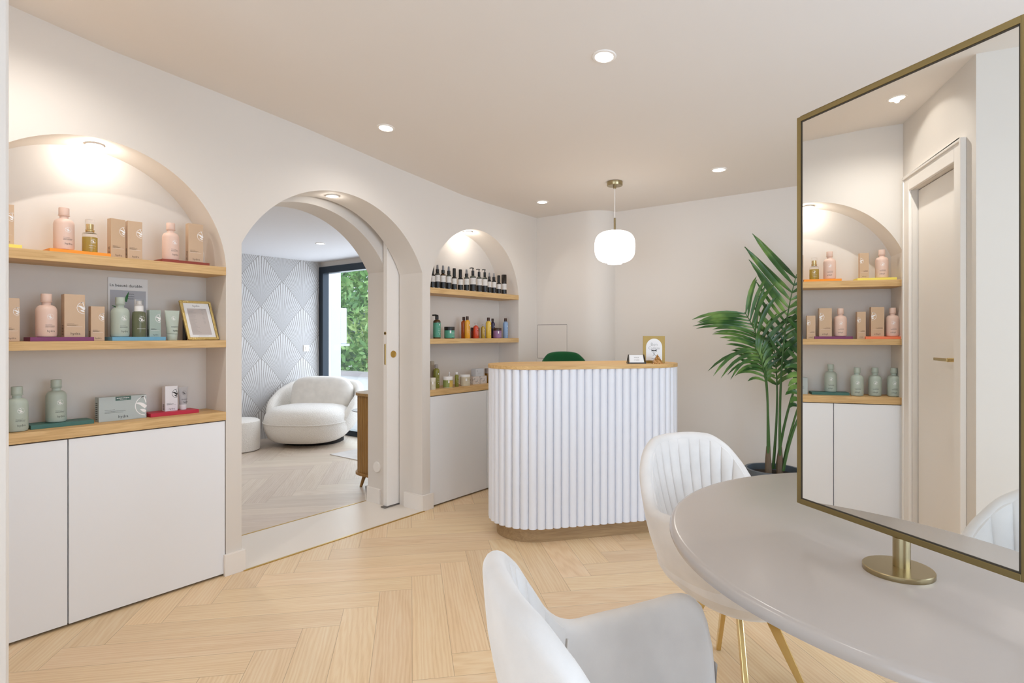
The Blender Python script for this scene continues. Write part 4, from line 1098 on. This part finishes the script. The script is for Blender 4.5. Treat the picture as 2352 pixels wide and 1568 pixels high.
# local -y = front
def ring(a, b, z, yc=0, xc=0, n=56, ex=.82, tw=None): return [(xc+a*sgnpow(cos(q), ex), yc+b*sgnpow(sin(q), ex), z) for q in [2*PI*i/n for i in range(n)]]
mb = MB(); mb.prism([(x,y) for x,y,z in ring(.33,.30,0,.05)], 0, .045, True); mb.build('base', DARK, t)
prof = [(.55,.045),(.78,.055),(.92,.10),(1.0,.19),(1.02,.27),(.99,.34),(.92,.395),(.80,.425),(.6,.44),(.3,.448),(.05,.45)]
mb = MB(); mb.grid([ring(.455*k, .44*k, z, -.10) for k, z in prof], closed=True); mb.add(ring(.455*.05,.44*.05,.45,-.10), [tuple(range(56))]); mb.add(ring(.455*.55,.44*.55,.045,-.10), [tuple(range(56))[::-1]])
st_ = mb.build('seat', BOUC, t)
mb = MB(); mb.tube([Vector(p) for p in ring(.455*1.022+.002,.44*1.022+.002,.268,-.10)+[ring(.455*1.022+.002,.44*1.022+.002,.268,-.10)[0]]], .005, 6, cap=False); mb.build('piping', BOUC, st_)
rows = []
TMx = math.radians(118)
for i in range(97):
    th = -TMx+2*TMx*i/96; u = abs(th)/TMx
    h = csmooth([(0,.70),(.35,.69),(.6,.61),(.8,.49),(1,.28)], u)
    row = []
    def pp(k, z): 
        s_ = csmooth([(.05,.62),(.15,.82),(.35,.97),(.7,1.05)], z)
        return Vector((.54*s_*k*sgnpow(sin(th), .85), .05+.50*s_*k*sgnpow(cos(th), .85), z))
    for j in range(6): row.append(pp(.84, .10+(h-.14)*j/5))
    for j in range(1,6): a = PI*j/6; row.append(pp(.92-.08*cos(a), h-.04+.04*sin(a)))
    for j in range(9): row.append(pp(1.0, h-.04-(h-.09)*j/8))
    rows.append(row)
mb = MB(); mb.grid(rows); mb.add(rows[0], [tuple(range(len(rows[0])))]); mb.add(rows[-1], [tuple(range(len(rows[-1])))[::-1]]); mb.build('shell', BOUC, t)
# pillow
rows = []; rr = random.Random(2)
import mathutils
for i in range(25):
    a = -PI/2+PI*i/24; row = []
    for j in range(40):
        b_ = 2*PI*j/40
        x = .37*sgnpow(cos(a), .55)*sgnpow(cos(b_), .55); z = .225*sgnpow(cos(a), .55)*sgnpow(sin(b_), .55); y = .115*sgnpow(sin(a), .8)
        nz = mathutils.noise.noise(Vector((x*6, y*5, z*9)))*.035+mathutils.noise.noise(Vector((x*15, y*8, z*22)))*.014
        row.append((x*(1+nz), y*(1+nz*3)+nz*.5, z*(1+nz)))
    rows.append(row)
mb = MB(); mb.grid(rows, closed=True); o = mb.build('pillow', fabric('pillow_cloth','#ece7df',.95,300,.6), t); o.location = (.02,.22,.53); o.rotation_euler = (math.radians(-16),0,math.radians(3))
t = thing('pouf', 'small white boucle pouf left of the round armchair', 'pouf', (-3.17,3.16,0))
mb = MB(); mb.lathe([(0,.0),(.20,0),(.222,.012),(.225,.04),(.225,.29),(.222,.318),(.20,.333),(.12,.338),(0,.34)], seg=56); mb.build('body', BOUC, t)
o = MB().box(-2.18,-1.25,3.63,4.00,.0005,.007).build('rug', fabric('pale_rug','#d9d4cf',.95,200,.5), bevel=.002); tag(o, 'corner of a thin pale rug on the lounge floor', 'rug')
t = thing('side_table', 'small round grey side table by the lounge window', 'side table', (-2.16,4.14,0))
mb = MB(); mb.lathe([(0,.405),(.17,.405),(.2,.415),(.2,.422),(0,.422)], seg=40); mb.build('top', mat('grey_stone','#9c9a98',.4), t)
mb = MB(); mb.lathe([(0,0),(.10,0),(.10,.008),(.012,.02),(.012,.405),(0,.405)], seg=24); mb.build('stem', mat('grey_metal','#9c9a98',.4,.5), t)
t = thing('fluted_sideboard', 'oak fluted sideboard with rounded end just inside the archway', 'sideboard', (-.725,3.62,0))
def rrect(a, b, r, n=10):
    out = []
    for cx_, cy_, s0 in ((a-r,b-r,0),(-a+r,b-r,PI/2),(-a+r,-b+r,PI),(a-r,-b+r,3*PI/2)):
        out += [(cx_+r*cos(s0+PI/2*i/n), cy_+r*sin(s0+PI/2*i/n)) for i in range(n+1)]
    return out
mb = MB(); mb.prism(rrect(.205,.70,.17), .762, .784, True); mb.build('top', wood('sideboard_top','#8a6a3e','#b08d5c',1), t, bevel=.002)
mb = MB(); mb.prism(rrect(.205,.70,.17), .125, .145, True); mb.build('bottom_board', WALN, t, bevel=.002)
base = rrect(.19,.683,.155, 24); 
pts = []
L_ = [Vector((a,b)) for a, b in base]; n_ = len(L_)
for i in range(n_):
    a, b = L_[i], L_[(i+1) % n_]; seg_ = max(1, int((b-a).length/.006)); 
    for q in range(seg_): pts.append(a.lerp(b, q/seg_))
acc = 0; poly = []
for i, p in enumerate(pts):
    nx = pts[(i+1) % len(pts)]-pts[i-1]; nn = Vector((nx.y,-nx.x)).normalized(); poly.append((p.x+nn.x*.003*abs(sin(acc*PI/.026)), p.y+nn.y*.003*abs(sin(acc*PI/.026)))); acc += (pts[(i+1) % len(pts)]-p).length
mb = MB(); mb.prism(poly, .145, .762, False); mb.build('fluted_body', WALN, t)
for sx in (-1,1):
    for sy in (-1,1):
        mb = MB(); mb.tube([(.14*sx,.56*sy,.125),(.155*sx,.60*sy,0)], [.018,.011], 12); mb.build('leg', WALN, t)
t = thing('dried_flower_vase', 'vase of dried beige grasses on the fluted sideboard', 'vase', (-.80,3.13,.784))
mb = MB(); mb.lathe([(0,0),(.03,0),(.035,.01),(.03,.05),(.012,.09),(.012,.12),(.016,.125)], seg=24); mb.build('vase', mat('brown_glass','#8d7250',.2), t)
mb = MB(); rr = random.Random(5)
for q in range(26):
    a = rr.uniform(0,2*PI); s_ = rr.uniform(.02,.09); h = rr.uniform(.18,.30)
    p = [(0,0,.10),(cos(a)*s_*.4,sin(a)*s_*.4,.16),(cos(a)*s_,sin(a)*s_,h-.02)]
    mb.tube(p, .0009, 4)
    for w_ in range(8):
        c_ = Vector(p[-1])+Vector((rr.gauss(0,.012),rr.gauss(0,.012),rr.gauss(0,.014))); mb.tube([p[-1], c_], [.0012,.0028], 4)
mb.build('dried_stems', mat('dried_grass','#a8957c',.9), t)
t = thing('light_switch', 'white switch plate on the patterned lounge wall', 'switch', (-3.6,4.27,1.08))
MB().box(0,.008,-.042,.042,-.04,.04).build('plate', W_TRIM, t, bevel=.002); MB().box(.008,.012,-.018,.018,-.02,.02).build('rocker', W_TRIM, t, bevel=.001)

# ------------------------------------------------------------------ outside
struct(MB().box(-18,3,4.63,18,-.15,-.02).build('terrace', mat('pale_paving','#c9c7c4',.8)))
o = MB().box(-5.9,-4.71,4.95,5.6,-.02,3.6).build('outer_pier', mat('white_render','#f1f1f2',.8)); struct(o)
t = thing('air_conditioner', 'white outdoor air conditioning unit on the pier outside', 'air conditioner', (-5.15,5.76,1.40))
MB().box(-.24,.22,-.159,.12,-.29,.29).build('casing', mat('ac_white','#eceef2',.5), t, bevel=.01)
mb = MB()
for q in range(13): mb.box(.2195,.2225,-.10,.0,.20-.036*q,.222-.036*q)
mb.build('grille_slots', mat('slot_grey','#5a6270',.7), t)
MB().box(-.24,.29,-.165,.12,-.33,-.291).build('bracket', mat('ac_white2','#e4e6ea',.5), t)
t = thing('garden_wall', 'low white garden wall with a stone coping outside the lounge window', 'wall', (-5,7.0,0))
MB().box(-8,6.0,-.1,.1,-.02,.47).build('body', mat('white_render2','#ececea',.85), t); MB().box(-8,6.0,-.15,.15,.47,.54).build('coping', mat('coping_stone','#b9b0ae',.8), t)
lf = mat('hedge_leaf','#5d8a48',.5); k = N(lf); nz = k.noise(k.obj(), 1.7, 3); k.put(k.b.inputs['Base Color'], k.ramp(nz, [(.3,lin('#4c7a50')),(.5,lin('#86b566')),(.7,lin('#cfe296'))]))
def hedge(label, cx_, cy_, sx, sy, h, n, size, m, seed):
    rr = random.Random(seed); mb = MB()
    for q in range(n):
        p = Vector((cx_+rr.uniform(-sx,sx), cy_+rr.uniform(-sy,sy), rr.uniform(.3,h)))
        d = Vector((rr.gauss(0,1),rr.gauss(0,1),rr.gauss(.4,.7))).normalized(); s_ = size*rr.uniform(.6,1.3)
        sd = d.cross(Vector((rr.gauss(0,1),rr.gauss(0,1),rr.gauss(0,1)))).normalized(); up = d.cross(sd)
        mb.add([p, p+d*s_*.25+sd*s_*.16, p+d*s_*.6+sd*s_*.19+up*s_*.03, p+d*s_+up*s_*.1, p+d*s_*.6-sd*s_*.19+up*s_*.03, p+d*s_*.25-sd*s_*.16], [(0,1,2,3),(0,3,4,5)])
    for q in range(14):
        x = cx_+rr.uniform(-sx,sx); mb.tube([(x,cy_,0),(x+rr.uniform(-.3,.3),cy_+rr.uniform(-.2,.2),h*.5),(x+rr.uniform(-.5,.5),cy_,h*.9)], [.03,.02,.006], 5)
    o = mb.build('hedge', m); tag(o, label, 'hedge', None, 'stuff')
hedge('broad-leaved bright green shrub right behind the garden wall', -7.6, 8.0, 2.4, .4, 3.3, 7000, .19, lf, 1)
lf2 = mat('dark_hedge_leaf','#3d5c44',.6); k = N(lf2); nz = k.noise(k.obj(), 3, 3); k.put(k.b.inputs['Base Color'], k.ramp(nz, [(.35,lin('#4a6353')),(.6,lin('#93a79a')),(.75,lin('#c4d0c6'))]))
hedge('dark grey-green trees in the background beyond the garden wall', -10.5, 10.6, 4.5, .9, 5.5, 13000, .2, lf2, 2)

# ------------------------------------------------------------------ light, world, camera
def area(name, loc, rot, sx, sy, energy, col):
    l = bpy.data.lights.new(name, 'AREA'); l.shape = 'RECTANGLE'; l.size = sx; l.size_y = sy; l.energy = energy; l.color = col
    o = bpy.data.objects.new(name, l); COL.objects.link(o); o.location = loc; o.rotation_euler = rot; return o
area('daylight_right_window', (4.9,1.5,1.35), (0,PI/2,0), 1.9, 2.6, 66, (.60,.78,1))
area('daylight_shopfront', (2.8,-2.35,1.25), (PI/2,0,0), 3.0, 2.3, 38, (.60,.78,1))
area('daylight_lounge_window', (-2.4,4.75,1.1), (-PI/2,0,0), 2.3, 2.1, 40, (.80,.89,1))
w = bpy.data.worlds.new('world'); SC.world = w; w.use_nodes = True
bg = w.node_tree.nodes['Background']; bg.inputs[0].default_value = (.74,.85,1,1); bg.inputs[1].default_value = 2.3
cam = bpy.data.cameras.new('camera'); co = bpy.data.objects.new('camera', cam); COL.objects.link(co)
cam.sensor_width = 36; cam.lens = 36*1330/2352; cam.shift_y = -15/2352; cam.clip_start = .02
co.location = (3.0169, 0, 1.25); co.rotation_euler = (PI/2, 0, math.radians(37.594))
SC.camera = co
vs = SC.view_settings; vs.view_transform = 'Standard'; vs.look = 'None'; vs.gamma = 1; vs.exposure = 0; vs.use_curve_mapping = False
SC.cycles.max_bounces = 10; SC.cycles.diffuse_bounces = 6; SC.cycles.glossy_bounces = 6; SC.cycles.transmission_bounces = 8; SC.cycles.transparent_max_bounces = 12
SC.cycles.sample_clamp_indirect = 6
SC.cycles.use_denoising = True
